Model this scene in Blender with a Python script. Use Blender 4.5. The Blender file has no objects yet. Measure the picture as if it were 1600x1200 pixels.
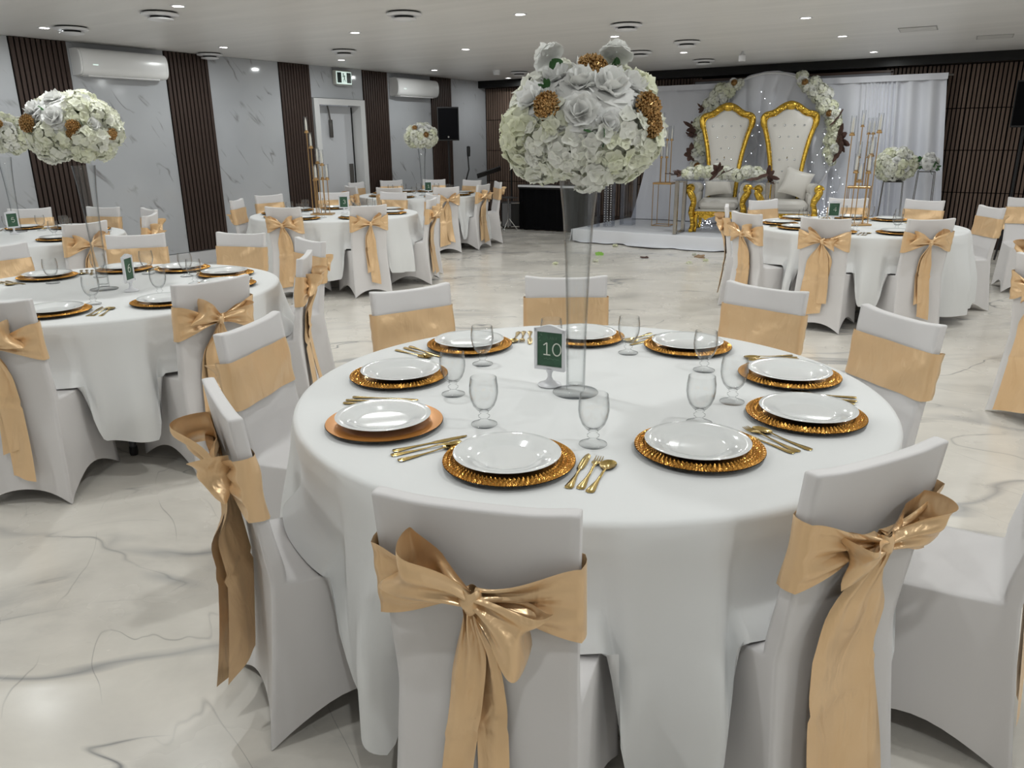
import bpy, bmesh, math, random
from math import sin, cos, pi, sqrt, radians, atan2, floor
from mathutils import Vector, Matrix, Euler

SC = bpy.context.scene
COL = SC.collection
# ------------------------------------------------------------------ camera
# room axes: x = distance from the left wall, y = minus the distance from the back wall
CAM = Vector((9.02, -12.83, 1.525))
HEAD, PITCH, ROLL = radians(33.4), radians(17.6), radians(-0.5)
_r = Vector((cos(HEAD), sin(HEAD), 0)); _f = Vector((-sin(HEAD), cos(HEAD), 0)); _z = Vector((0, 0, 1))
_fw = _f * cos(PITCH) - _z * sin(PITCH); _up = _f * sin(PITCH) + _z * cos(PITCH)
_ix = _r * cos(ROLL) + _up * sin(ROLL); _iy = _up * cos(ROLL) - _r * sin(ROLL)
cam_data = bpy.data.cameras.new('camera')
cam_data.sensor_width = 36.0
cam_data.lens = 1200.0 / 1600.0 * 36.0
cam_data.clip_start = 0.05
cam = bpy.data.objects.new('camera', cam_data)
cam.matrix_world = Matrix(((_ix.x, _iy.x, -_fw.x, CAM.x), (_ix.y, _iy.y, -_fw.y, CAM.y), (_ix.z, _iy.z, -_fw.z, CAM.z), (0, 0, 0, 1)))
COL.objects.link(cam)
SC.camera = cam

def image_xy(p):                       # where a point of the room falls in the 1600 x 1200 frame (for labels only)
    d = Vector(p) - CAM
    k = d.dot(_fw)
    return 800 + 1200 * d.dot(_ix) / k, 600 - 1200 * d.dot(_iy) / k

# ------------------------------------------------------------------ world, exposure
w = bpy.data.worlds.new('world'); SC.world = w; w.use_nodes = True
w.node_tree.nodes['Background'].inputs[0].default_value = (0.72, 0.76, 0.82, 1)
w.node_tree.nodes['Background'].inputs[1].default_value = 0.25
SC.view_settings.view_transform = 'Standard'
SC.view_settings.look = 'None'
SC.view_settings.gamma = 1.0
SC.view_settings.use_curve_mapping = False
SC.view_settings.exposure = 0.0
SC.cycles.max_bounces = 5
SC.cycles.diffuse_bounces = 3
SC.cycles.glossy_bounces = 3
SC.cycles.transmission_bounces = 6
SC.cycles.transparent_max_bounces = 10
SC.cycles.sample_clamp_indirect = 6.0
SC.cycles.caustics_reflective = False
SC.cycles.caustics_refractive = False

ROOM_H = 2.59
ROOM_X, ROOM_Y = 12.6, -15.2
LAMP_W = 8.8
LAMPS = []
for i, x in enumerate((0.9, 3.0, 5.0, 7.02, 9.05, 11.1)):
    for j, y in enumerate((-0.55, -2.65, -4.66, -6.55, -8.57, -10.6, -12.6)):
        if i == 3: y = (-1.15, -3.14, -4.79, -6.6, -8.57, -10.6, -12.6)[j]
        if i in (1, 2) and j == 0: continue
        if i in (1,) and j == 1: continue
        if i in (4,) and j in (0, 1): continue
        LAMPS.append((x, y))
for x, y in LAMPS:
    ld = bpy.data.lights.new('downlight_beam', 'AREA')
    ld.shape = 'DISK'; ld.size = 0.085; ld.energy = LAMP_W; ld.color = (0.965, 1.0, 0.985)
    lo = bpy.data.objects.new('downlight_beam', ld); lo.location = (x, y, ROOM_H - 0.03)
    COL.objects.link(lo)

# ------------------------------------------------------------------ materials
def new_mat(name):
    m = bpy.data.materials.new(name); m.use_nodes = True
    nt = m.node_tree
    return m, nt, nt.nodes['Principled BSDF']
def N(nt, t, **kw):
    n = nt.nodes.new(t)
    for k, v in kw.items():
        if k in n.inputs: n.inputs[k].default_value = v
        else: setattr(n, k, v)
    return n
def L(nt, a, b): nt.links.new(a, b)
def ramp(nt, src, stops, interp='LINEAR'):
    r = nt.nodes.new('ShaderNodeValToRGB'); r.color_ramp.interpolation = interp
    e = r.color_ramp.elements
    while len(e) < len(stops): e.new(0.5)
    for q, (p, c) in zip(e, stops): q.position = p; q.color = (*c, 1) if len(c) == 3 else c
    L(nt, src, r.inputs[0]); return r
def mat(name, col, rough=0.5, metal=0.0, spec=0.5, noise=0.0, nscale=20, bump=0.0, bscale=60, coat=0.0, sheen=0.0, sub=0.0, trans=0.0):
    m, nt, b = new_mat(name)
    b.inputs['Base Color'].default_value = (*col, 1)
    b.inputs['Roughness'].default_value = rough
    b.inputs['Metallic'].default_value = metal
    b.inputs['Specular IOR Level'].default_value = spec
    b.inputs['Coat Weight'].default_value = coat
    b.inputs['Coat Roughness'].default_value = 0.08
    b.inputs['Sheen Weight'].default_value = sheen
    b.inputs['Transmission Weight'].default_value = trans
    tc = N(nt, 'ShaderNodeTexCoord')
    if noise:
        n = N(nt, 'ShaderNodeTexNoise', Scale=nscale, Detail=4.0)
        L(nt, tc.outputs['Object'], n.inputs['Vector'])
        r = ramp(nt, n.outputs['Fac'], ((0.3, tuple(c * (1 - noise) for c in col)), (0.7, tuple(min(1, c * (1 + noise)) for c in col))))
        L(nt, r.outputs[0], b.inputs['Base Color'])
    if bump:
        n = N(nt, 'ShaderNodeTexNoise', Scale=bscale, Detail=3.0)
        L(nt, tc.outputs['Object'], n.inputs['Vector'])
        bp = N(nt, 'ShaderNodeBump', Strength=bump, Distance=0.01)
        L(nt, n.outputs['Fac'], bp.inputs['Height']); L(nt, bp.outputs[0], b.inputs['Normal'])
    return m
def emit_mat(name, col, strength):
    m, nt, b = new_mat(name)
    b.inputs['Base Color'].default_value = (*col, 1)
    b.inputs['Emission Color'].default_value = (*col, 1); b.inputs['Emission Strength'].default_value = strength
    return m
def glass_mat(name, tint=(0.995, 0.997, 0.997), edge=(0.30, 0.32, 0.33), refl=1.3, sharp=3.6):
    # thin clear glass: see-through face on, darker and shinier towards grazing angles
    m = bpy.data.materials.new(name); m.use_nodes = True; nt = m.node_tree; nt.nodes.clear()
    out = N(nt, 'ShaderNodeOutputMaterial')
    lw = N(nt, 'ShaderNodeLayerWeight', Blend=0.5)
    mixc = N(nt, 'ShaderNodeMix'); mixc.data_type = 'RGBA'
    mixc.inputs[6].default_value = (*tint, 1); mixc.inputs[7].default_value = (*edge, 1)
    pw = N(nt, 'ShaderNodeMath', operation='POWER'); pw.inputs[1].default_value = sharp
    L(nt, lw.outputs['Facing'], pw.inputs[0]); L(nt, pw.outputs[0], mixc.inputs[0])
    tr = N(nt, 'ShaderNodeBsdfTransparent'); L(nt, mixc.outputs[2], tr.inputs[0])
    gl = N(nt, 'ShaderNodeBsdfGlossy', Roughness=0.02)
    lf = N(nt, 'ShaderNodeLayerWeight', Blend=0.5)
    fr = N(nt, 'ShaderNodeMath', operation='POWER'); fr.inputs[1].default_value = 4.0; L(nt, lf.outputs['Facing'], fr.inputs[0])
    ml = N(nt, 'ShaderNodeMath', operation='MULTIPLY_ADD'); ml.inputs[1].default_value = 0.6 * refl; ml.inputs[2].default_value = 0.03 * refl
    L(nt, fr.outputs[0], ml.inputs[0])
    mx = N(nt, 'ShaderNodeMixShader'); L(nt, ml.outputs[0], mx.inputs[0]); L(nt, tr.outputs[0], mx.inputs[1]); L(nt, gl.outputs[0], mx.inputs[2])
    L(nt, mx.outputs[0], out.inputs[0])
    return m

M = {}
M['chair'] = mat('spandex_white', (0.825, 0.80, 0.80), 0.55, spec=0.3, sheen=0.25, bump=0.14, bscale=8)
M['cloth'] = mat('polyester_white', (0.86, 0.865, 0.865), 0.62, spec=0.25, sheen=0.15, bump=0.24, bscale=6)
def satin():
    m, nt, b = new_mat('peach_satin')
    tc = N(nt, 'ShaderNodeTexCoord')
    n = N(nt, 'ShaderNodeTexNoise', Scale=5.0, Detail=3.0); L(nt, tc.outputs['Object'], n.inputs['Vector'])
    r = ramp(nt, n.outputs['Fac'], ((0.3, (0.90, 0.605, 0.325)), (0.7, (0.955, 0.665, 0.385))))
    L(nt, r.outputs[0], b.inputs['Base Color'])
    b.inputs['Roughness'].default_value = 0.31; b.inputs['Specular IOR Level'].default_value = 0.9
    b.inputs['Metallic'].default_value = 0.42
    b.inputs['Sheen Weight'].default_value = 0.1; b.inputs['Sheen Tint'].default_value = (1, 0.85, 0.6, 1)
    # crinkles: a coarse stretched relief
    mp = N(nt, 'ShaderNodeMapping'); mp.inputs['Scale'].default_value = (1.0, 1.0, 0.45); L(nt, tc.outputs['Object'], mp.inputs[0])
    n2 = N(nt, 'ShaderNodeTexNoise', Scale=15.0, Detail=2.5, Distortion=0.8); L(nt, mp.outputs[0], n2.inputs['Vector'])
    bp = N(nt, 'ShaderNodeBump', Strength=0.6, Distance=0.016); L(nt, n2.outputs['Fac'], bp.inputs['Height']); L(nt, bp.outputs[0], b.inputs['Normal'])
    return m
M['satin'] = satin()
M['glass'] = glass_mat('clear_glass')
M['vase'] = glass_mat('vase_glass', (0.99, 0.994, 0.994), (0.36, 0.39, 0.40), 1.2, 2.8)
M['acrylic'] = glass_mat('acrylic', (0.93, 0.94, 0.96), (0.6, 0.62, 0.66), 1.0, 3.0)
M['plate'] = mat('glazed_porcelain', (0.86, 0.87, 0.87), 0.08, spec=0.6, coat=0.4)
M['charger_under'] = mat('charger_black', (0.012, 0.01, 0.009), 0.4)
M['charger'] = mat('charger_gold', (0.70, 0.35, 0.075), 0.22, metal=0.85)
M['charger_plain'] = mat('charger_copper', (0.64, 0.27, 0.06), 0.3, metal=0.55)
M['cutlery'] = mat('gilded_steel', (0.62, 0.45, 0.17), 0.2, metal=1.0)
M['gold'] = mat('gold_leaf', (0.72, 0.46, 0.07), 0.26, metal=0.9, noise=0.35, nscale=35)
M['gold_rod'] = mat('brass_rod', (0.58, 0.37, 0.17), 0.3, metal=0.85)
M['wax'] = mat('candle_wax', (0.86, 0.83, 0.76), 0.45)
M['white_plastic'] = mat('white_plastic', (0.80, 0.80, 0.82), 0.28, spec=0.5)
M['aircon'] = mat('aircon_white', (0.86, 0.86, 0.86), 0.22, spec=0.5)
M['frame_white'] = mat('sign_frame_white', (0.80, 0.80, 0.83), 0.3)
M['card'] = mat('green_card', (0.035, 0.10, 0.055), 0.55, noise=0.2, nscale=30)
M['card_text'] = mat('card_print', (0.78, 0.80, 0.72), 0.6)
M['card_faint'] = mat('card_print_faint', (0.10, 0.18, 0.12), 0.6)
M['black'] = mat('black_plastic', (0.006, 0.006, 0.007), 0.45)
M['black_cloth'] = mat('black_fabric', (0.004, 0.004, 0.005), 0.9, spec=0.1)
M['grey_metal'] = mat('grey_metal', (0.16, 0.15, 0.14), 0.35, metal=0.7)
M['chrome'] = mat('chrome', (0.6, 0.6, 0.6), 0.15, metal=1.0)
M['dark_leg'] = mat('table_leg_steel', (0.10, 0.10, 0.11), 0.4, metal=0.5)
M['petal'] = None
def petal_mat(name, a, b_, thin=0.33):
    m, nt, b = new_mat(name)
    oi = N(nt, 'ShaderNodeObjectInfo'); tc = N(nt, 'ShaderNodeTexCoord')
    n = N(nt, 'ShaderNodeTexNoise', Scale=16.0, Detail=2.0); L(nt, tc.outputs['Object'], n.inputs['Vector'])
    ad = N(nt, 'ShaderNodeMath', operation='ADD'); L(nt, n.outputs['Fac'], ad.inputs[0])
    mu = N(nt, 'ShaderNodeMath', operation='MULTIPLY_ADD'); mu.inputs[1].default_value = 0.5; mu.inputs[2].default_value = -0.25
    L(nt, oi.outputs['Random'], mu.inputs[0]); L(nt, mu.outputs[0], ad.inputs[1])
    r = ramp(nt, ad.outputs[0], ((0.25, a), (0.75, b_)))
    L(nt, r.outputs[0], b.inputs['Base Color'])
    b.inputs['Roughness'].default_value = 0.65; b.inputs['Specular IOR Level'].default_value = 0.2
    # petals are thin: some light comes through them
    tl = N(nt, 'ShaderNodeBsdfTranslucent'); L(nt, r.outputs[0], tl.inputs[0])
    mx = N(nt, 'ShaderNodeMixShader'); mx.inputs[0].default_value = thin
    L(nt, b.outputs[0], mx.inputs[1]); L(nt, tl.outputs[0], mx.inputs[2]); L(nt, mx.outputs[0], nt.nodes['Material Output'].inputs[0])
    return m
M['petal'] = petal_mat('hydrangea_petal', (0.95, 0.965, 0.76), (0.99, 0.99, 0.93))
M['petal_white'] = petal_mat('rose_petal', (0.985, 0.985, 0.96), (0.99, 0.99, 0.98), 0.25)
M['floral_core'] = mat('floral_foam', (0.50, 0.57, 0.30), 0.8, noise=0.3, nscale=30)
M['leaf'] = mat('green_leaf', (0.035, 0.12, 0.03), 0.5, noise=0.3, nscale=30)
M['dry_leaf'] = mat('brown_dried_leaf', (0.09, 0.045, 0.035), 0.6, noise=0.4, nscale=20)
M['gold_berry'] = mat('gold_berry', (0.46, 0.28, 0.115), 0.25, metal=0.85, noise=0.6, nscale=160)
M['leather'] = mat('cream_leather', (0.78, 0.75, 0.70), 0.38, spec=0.45)
M['crystal'] = mat('crystal_button', (0.75, 0.77, 0.8), 0.1, metal=0.9)
M['curtain'] = mat('white_voile', (0.80, 0.81, 0.87), 0.75, spec=0.2, sheen=0.3)
M['tulle'] = mat('white_tulle', (0.83, 0.84, 0.90), 0.7, sheen=0.4)
M['stage'] = mat('stage_cloth', (0.80, 0.81, 0.85), 0.7, spec=0.2, bump=0.12, bscale=5)
M['beam'] = mat('black_beam', (0.006, 0.006, 0.006), 0.35, spec=0.3)
M['backing'] = mat('slat_felt', (0.008, 0.007, 0.007), 0.95, spec=0.1)
def wood(name, a, b_):
    m, nt, b = new_mat(name)
    tc = N(nt, 'ShaderNodeTexCoord'); mp = N(nt, 'ShaderNodeMapping'); mp.inputs['Scale'].default_value = (30, 30, 1.6)
    L(nt, tc.outputs['Object'], mp.inputs[0])
    n = N(nt, 'ShaderNodeTexNoise', Scale=1.0, Detail=6.0, Distortion=0.4); L(nt, mp.outputs[0], n.inputs['Vector'])
    r = ramp(nt, n.outputs['Fac'], ((0.3, a), (0.7, b_))); L(nt, r.outputs[0], b.inputs['Base Color'])
    b.inputs['Roughness'].default_value = 0.5; b.inputs['Specular IOR Level'].default_value = 0.3
    return m
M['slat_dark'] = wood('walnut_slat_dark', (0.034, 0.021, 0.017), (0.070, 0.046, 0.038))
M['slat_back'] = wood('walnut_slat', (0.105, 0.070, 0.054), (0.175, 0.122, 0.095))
def along(nt, vec, a, ka, b_, kb):
    # coordinates measured along direction a and across it (b_), each with its own scale
    da = N(nt, 'ShaderNodeVectorMath', operation='DOT_PRODUCT'); da.inputs[1].default_value = tuple(c * ka for c in a); L(nt, vec, da.inputs[0])
    db = N(nt, 'ShaderNodeVectorMath', operation='DOT_PRODUCT'); db.inputs[1].default_value = tuple(c * kb for c in b_); L(nt, vec, db.inputs[0])
    cb = N(nt, 'ShaderNodeCombineXYZ'); L(nt, da.outputs['Value'], cb.inputs[0]); L(nt, db.outputs['Value'], cb.inputs[1])
    return cb.outputs[0]
def ridge(nt, vec, scale, detail, distortion, width, rough=0.5):
    nz = N(nt, 'ShaderNodeTexNoise', Scale=scale, Detail=detail, Roughness=rough, Distortion=distortion); L(nt, vec, nz.inputs['Vector'])
    sb = N(nt, 'ShaderNodeMath', operation='SUBTRACT'); sb.inputs[1].default_value = 0.5; L(nt, nz.outputs['Fac'], sb.inputs[0])
    ab = N(nt, 'ShaderNodeMath', operation='ABSOLUTE'); L(nt, sb.outputs[0], ab.inputs[0])
    return ramp(nt, ab.outputs[0], ((0.0, (1, 1, 1)), (width * 0.4, (0.5, 0.5, 0.5)), (width, (0, 0, 0)))).outputs[0]
def times(nt, a, b_):
    m = N(nt, 'ShaderNodeMath', operation='MULTIPLY'); L(nt, a, m.inputs[0]); L(nt, b_, m.inputs[1]); return m.outputs[0]
def marble_wall():
    m, nt, b = new_mat('grey_marble_panel')
    tc = N(nt, 'ShaderNodeTexCoord'); P_ = tc.outputs['Object']
    # short broken veins running down towards the back of the room
    v = along(nt, P_, (0, 0.64, -0.77), 0.55, (0, 0.77, 0.64), 2.3)
    vein = ridge(nt, v, 1.5, 3.0, 0.25, 0.021)
    n2 = N(nt, 'ShaderNodeTexNoise', Scale=3.4, Detail=2.0); L(nt, P_, n2.inputs['Vector'])
    msk = ramp(nt, n2.outputs['Fac'], ((0.53, (0, 0, 0)), (0.66, (1, 1, 1))))
    fac = times(nt, vein, msk.outputs[0])
    n3 = N(nt, 'ShaderNodeTexNoise', Scale=0.9, Detail=4.0); L(nt, P_, n3.inputs['Vector'])
    base = ramp(nt, n3.outputs['Fac'], ((0.3, (0.46, 0.475, 0.505)), (0.7, (0.53, 0.545, 0.57))))
    mx = N(nt, 'ShaderNodeMix'); mx.data_type = 'RGBA'; L(nt, fac, mx.inputs[0]); L(nt, base.outputs[0], mx.inputs[6]); mx.inputs[7].default_value = (0.25, 0.245, 0.25, 1)
    L(nt, mx.outputs[2], b.inputs['Base Color'])
    b.inputs['Roughness'].default_value = 0.09; b.inputs['Specular IOR Level'].default_value = 0.5
    return m
M['marble_wall'] = marble_wall()
def marble_floor():
    m, nt, b = new_mat('epoxy_marble_floor')
    tc = N(nt, 'ShaderNodeTexCoord'); P_ = tc.outputs['Object']
    wn = N(nt, 'ShaderNodeTexNoise', Scale=0.45, Detail=2.0); L(nt, P_, wn.inputs['Vector'])
    ws = N(nt, 'ShaderNodeVectorMath', operation='SCALE'); ws.inputs['Scale'].default_value = 1.5; L(nt, wn.outputs['Color'], ws.inputs[0])
    ad = N(nt, 'ShaderNodeVectorMath', operation='ADD'); L(nt, P_, ad.inputs[0]); L(nt, ws.outputs[0], ad.inputs[1]); W_ = ad.outputs[0]
    A = radians(40); a, c = (cos(A), sin(A), 0), (-sin(A), cos(A), 0)
    v1 = ridge(nt, along(nt, W_, a, 0.35, c, 1.15), 0.85, 4.0, 0.3, 0.020)          # broad soft grey streaks
    v2 = ridge(nt, along(nt, W_, a, 0.55, c, 1.5), 1.3, 3.0, 0.3, 0.0060, 0.42)     # long thin dark veins
    B = radians(-25); a2, c2 = (cos(B), sin(B), 0), (-sin(B), cos(B), 0)
    v3 = ridge(nt, along(nt, P_, a2, 0.6, c2, 2.4), 1.5, 2.5, 0.2, 0.0045, 0.4)      # hairlines across
    def mask(scale, lo, hi, top, vec):
        mk = N(nt, 'ShaderNodeTexNoise', Scale=scale, Detail=3.0); L(nt, vec, mk.inputs['Vector'])
        return ramp(nt, mk.outputs['Fac'], ((lo, (0, 0, 0)), (hi, (top, top, top)))).outputs[0]
    m1 = times(nt, v1, mask(0.7, 0.42, 0.66, 0.75, P_))
    m2 = times(nt, v2, mask(1.3, 0.44, 0.60, 0.85, W_))
    m3 = times(nt, v3, mask(2.0, 0.50, 0.64, 0.55, P_))
    cl = N(nt, 'ShaderNodeTexNoise', Scale=1.0, Detail=7.0, Roughness=0.62); L(nt, along(nt, W_, a, 0.6, c, 1.2), cl.inputs['Vector'])
    base = ramp(nt, cl.outputs['Fac'], ((0.28, (0.47, 0.455, 0.43)), (0.42, (0.73, 0.69, 0.63)), (0.56, (0.85, 0.805, 0.735)), (0.74, (0.73, 0.69, 0.635))))
    col = base.outputs[0]
    for f, k in ((m1, (0.29, 0.295, 0.31)), (m2, (0.13, 0.135, 0.15)), (m3, (0.20, 0.19, 0.18))):
        x = N(nt, 'ShaderNodeMix'); x.data_type = 'RGBA'; L(nt, f, x.inputs[0]); L(nt, col, x.inputs[6]); x.inputs[7].default_value = (*k, 1); col = x.outputs[2]
    L(nt, col, b.inputs['Base Color'])
    rn = N(nt, 'ShaderNodeTexNoise', Scale=2.5, Detail=4.0); L(nt, P_, rn.inputs['Vector'])
    rr = ramp(nt, rn.outputs['Fac'], ((0.3, (0.17, 0.17, 0.17)), (0.7, (0.32, 0.32, 0.32)))); L(nt, rr.outputs[0], b.inputs['Roughness'])
    b.inputs['Specular IOR Level'].default_value = 0.45
    return m
M['floor'] = marble_floor()
def ceiling_mat():
    m, nt, b = new_mat('gloss_ceiling_panel')
    tc = N(nt, 'ShaderNodeTexCoord'); mp = N(nt, 'ShaderNodeMapping'); mp.inputs['Rotation'].default_value = (0, 0, radians(33)); mp.inputs['Scale'].default_value = (0.35, 2.6, 1)
    L(nt, tc.outputs['Object'], mp.inputs[0])
    n = N(nt, 'ShaderNodeTexNoise', Scale=1.6, Detail=4.0, Distortion=0.6); L(nt, mp.outputs[0], n.inputs['Vector'])
    r = ramp(nt, n.outputs['Fac'], ((0.3, (0.72, 0.71, 0.695)), (0.7, (0.79, 0.775, 0.76)))); L(nt, r.outputs[0], b.inputs['Base Color'])
    b.inputs['Roughness'].default_value = 0.38; b.inputs['Specular IOR Level'].default_value = 0.12
    bp = N(nt, 'ShaderNodeBump', Strength=0.05, Distance=0.02); L(nt, n.outputs['Fac'], bp.inputs['Height']); L(nt, bp.outputs[0], b.inputs['Normal'])
    return m
M['ceiling'] = ceiling_mat()
M['paint'] = mat('white_paint', (0.80, 0.80, 0.80), 0.6)
M['door'] = mat('door_white', (0.66, 0.67, 0.70), 0.3)
M['door_frame'] = mat('door_frame_white', (0.72, 0.72, 0.72), 0.35)
M['lamp'] = emit_mat('lamp_glow', (1.0, 0.97, 0.93), 14.0)
M['exit_lit'] = emit_mat('exit_sign_lit', (0.82, 1.0, 0.93), 0.55)
M['exit_green'] = mat('exit_sign_green', (0.004, 0.02, 0.014), 0.3)
M['fairy'] = emit_mat('fairy_light_glow', (0.85, 0.92, 1.0), 9.0)

# ------------------------------------------------------------------ mesh helpers
class MB:
    def __init__(s): s.v = []; s.f = []
    def add(s, vs, fs):
        o = len(s.v); s.v += [tuple(p) for p in vs]; s.f += [tuple(i + o for i in q) for q in fs]; return s
    def box(s, c, d, rz=0.0, bev=0.0, rot=None):
        hx, hy, hz = d[0] / 2, d[1] / 2, d[2] / 2
        if bev > 0:
            b = min(bev, hx * .9, hy * .9, hz * .9)
            vs = []
            for (sx, sy, sz) in [(x, y, z) for x in (-1, 1) for y in (-1, 1) for z in (-1, 1)]:
                vs += [(sx * hx, sy * (hy - b), sz * (hz - b)), (sx * (hx - b), sy * hy, sz * (hz - b)), (sx * (hx - b), sy * (hy - b), sz * hz)]
            idx = lambda x, y, z, a: (((x > 0) * 4 + (y > 0) * 2 + (z > 0)) * 3 + a)
            fs = []
            for sg in (-1, 1):
                q = [idx(sg, -1, -1, 0), idx(sg, 1, -1, 0), idx(sg, 1, 1, 0), idx(sg, -1, 1, 0)]; fs.append(q if sg > 0 else q[::-1])
                q = [idx(-1, sg, -1, 1), idx(-1, sg, 1, 1), idx(1, sg, 1, 1), idx(1, sg, -1, 1)]; fs.append(q if sg > 0 else q[::-1])
                q = [idx(-1, -1, sg, 2), idx(1, -1, sg, 2), idx(1, 1, sg, 2), idx(-1, 1, sg, 2)]; fs.append(q if sg > 0 else q[::-1])
            for a in (-1, 1):
                for b2 in (-1, 1):
                    q = [idx(a, b2, -1, 0), idx(a, b2, 1, 0), idx(a, b2, 1, 1), idx(a, b2, -1, 1)]; fs.append(q if a * b2 < 0 else q[::-1])
                    q = [idx(a, -1, b2, 0), idx(a, 1, b2, 0), idx(a, 1, b2, 2), idx(a, -1, b2, 2)]; fs.append(q if a * b2 > 0 else q[::-1])
                    q = [idx(-1, a, b2, 1), idx(1, a, b2, 1), idx(1, a, b2, 2), idx(-1, a, b2, 2)]; fs.append(q if a * b2 < 0 else q[::-1])
            for x in (-1, 1):
                for y in (-1, 1):
                    for z in (-1, 1):
                        q = [idx(x, y, z, 0), idx(x, y, z, 1), idx(x, y, z, 2)]; fs.append(q if x * y * z > 0 else q[::-1])
        else:
            vs = [(x, y, z) for x in (-hx, hx) for y in (-hy, hy) for z in (-hz, hz)]
            fs = [(0, 1, 3, 2), (4, 6, 7, 5), (0, 4, 5, 1), (2, 3, 7, 6), (0, 2, 6, 4), (1, 5, 7, 3)]
        R = Matrix.Rotation(rz, 3, 'Z') if rot is None else rot
        return s.add([R @ Vector(p) + Vector(c) for p in vs], fs)
    def lathe(s, prof, n=24, c=(0, 0, 0), cap0=False, cap1=False, sx=1.0, sy=1.0):
        vs = []; fs = []
        for r, z in prof:
            for i in range(n):
                a = 2 * pi * i / n; vs.append((c[0] + r * cos(a) * sx, c[1] + r * sin(a) * sy, c[2] + z))
        for j in range(len(prof) - 1):
            for i in range(n):
                i2 = (i + 1) % n; fs.append((j * n + i, j * n + i2, (j + 1) * n + i2, (j + 1) * n + i))
        if cap0: fs.append(tuple(range(n))[::-1])
        if cap1: fs.append(tuple((len(prof) - 1) * n + i for i in range(n)))
        return s.add(vs, fs)
    def tube(s, pts, r, n=8, cap=True, closed=False):
        pts = [Vector(p) for p in pts]; k = len(pts)
        rr = r if isinstance(r, (list, tuple)) else [r] * k
        vs = []; fs = []; up = None
        for i, p in enumerate(pts):
            a = pts[i - 1] if (i > 0 or closed) else p; b = pts[(i + 1) % k] if (i < k - 1 or closed) else p
            t = (b - a).normalized()
            if up is None: up = Vector((0, 0, 1)) if abs(t.z) < 0.9 else Vector((1, 0, 0))
            x = up.cross(t)
            if x.length < 1e-6: x = Vector((1, 0, 0)).cross(t)
            x.normalize(); y = t.cross(x); up = y
            for q in range(n):
                an = 2 * pi * q / n; vs.append(p + x * cos(an) * rr[i] + y * sin(an) * rr[i])
        m = k if closed else k - 1
        for j in range(m):
            j2 = (j + 1) % k
            for q in range(n):
                q2 = (q + 1) % n; fs.append((j * n + q, j * n + q2, j2 * n + q2, j2 * n + q))
        if cap and not closed: fs.append(tuple(range(n))[::-1]); fs.append(tuple((k - 1) * n + q for q in range(n)))
        return s.add(vs, fs)
    def grid(s, fn, nu, nv, cu=False, cv=False):
        vs = [fn(i / (nu if cu else nu), j / nv) for i in range(nu + (0 if cu else 1)) for j in range(nv + (0 if cv else 1))]
        U = nu if cu else nu + 1; V = nv if cv else nv + 1
        fs = []
        for i in range(nu):
            for j in range(nv):
                i2 = (i + 1) % U; j2 = (j + 1) % V
                fs.append((i * V + j, i2 * V + j, i2 * V + j2, i * V + j2))
        return s.add(vs, fs)
    def sphere(s, c, r, n=8, m=6, sc=(1, 1, 1)):
        prof = [(max(1e-4, sin(pi * j / m)), -cos(pi * j / m)) for j in range(m + 1)]
        vs = []; fs = []
        for q, z in prof:
            for i in range(n):
                a = 2 * pi * i / n; vs.append((c[0] + r * q * cos(a) * sc[0], c[1] + r * q * sin(a) * sc[1], c[2] + r * z * sc[2]))
        for j in range(m):
            for i in range(n):
                i2 = (i + 1) % n; fs.append((j * n + i, j * n + i2, (j + 1) * n + i2, (j + 1) * n + i))
        return s.add(vs, fs)
    def prism(s, poly, y0, y1, plane='xz'):
        n = len(poly)
        if plane == 'xz': vs = [(x, y0, z) for x, z in poly] + [(x, y1, z) for x, z in poly]
        elif plane == 'xy': vs = [(x, y, y0) for x, y in poly] + [(x, y, y1) for x, y in poly]
        else: vs = [(y0, x, z) for x, z in poly] + [(y1, x, z) for x, z in poly]
        fs = [tuple(range(n)), tuple(range(2 * n - 1, n - 1, -1))] + [(i, i + n, (i + 1) % n + n, (i + 1) % n) for i in range(n)]
        return s.add(vs, fs)
    def mesh(s, name, m=None, smooth=True, angle=40, fixn=True):
        me = bpy.data.meshes.new(name); me.from_pydata(s.v, [], s.f)
        if fixn:
            bm = bmesh.new(); bm.from_mesh(me); bmesh.ops.recalc_face_normals(bm, faces=bm.faces); bm.to_mesh(me); bm.free()
        if smooth:
            me.polygons.foreach_set('use_smooth', [True] * len(me.polygons))
            if angle: me.set_sharp_from_angle(angle=radians(angle))
        me.update()
        if m is not None: me.materials.append(m)
        return me
    def obj(s, name, m, parent=None, loc=(0, 0, 0), rz=0.0, smooth=True, angle=40, fixn=True):
        return link(name, s.mesh(name, m, smooth, angle, fixn), parent, loc, rz)

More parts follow.
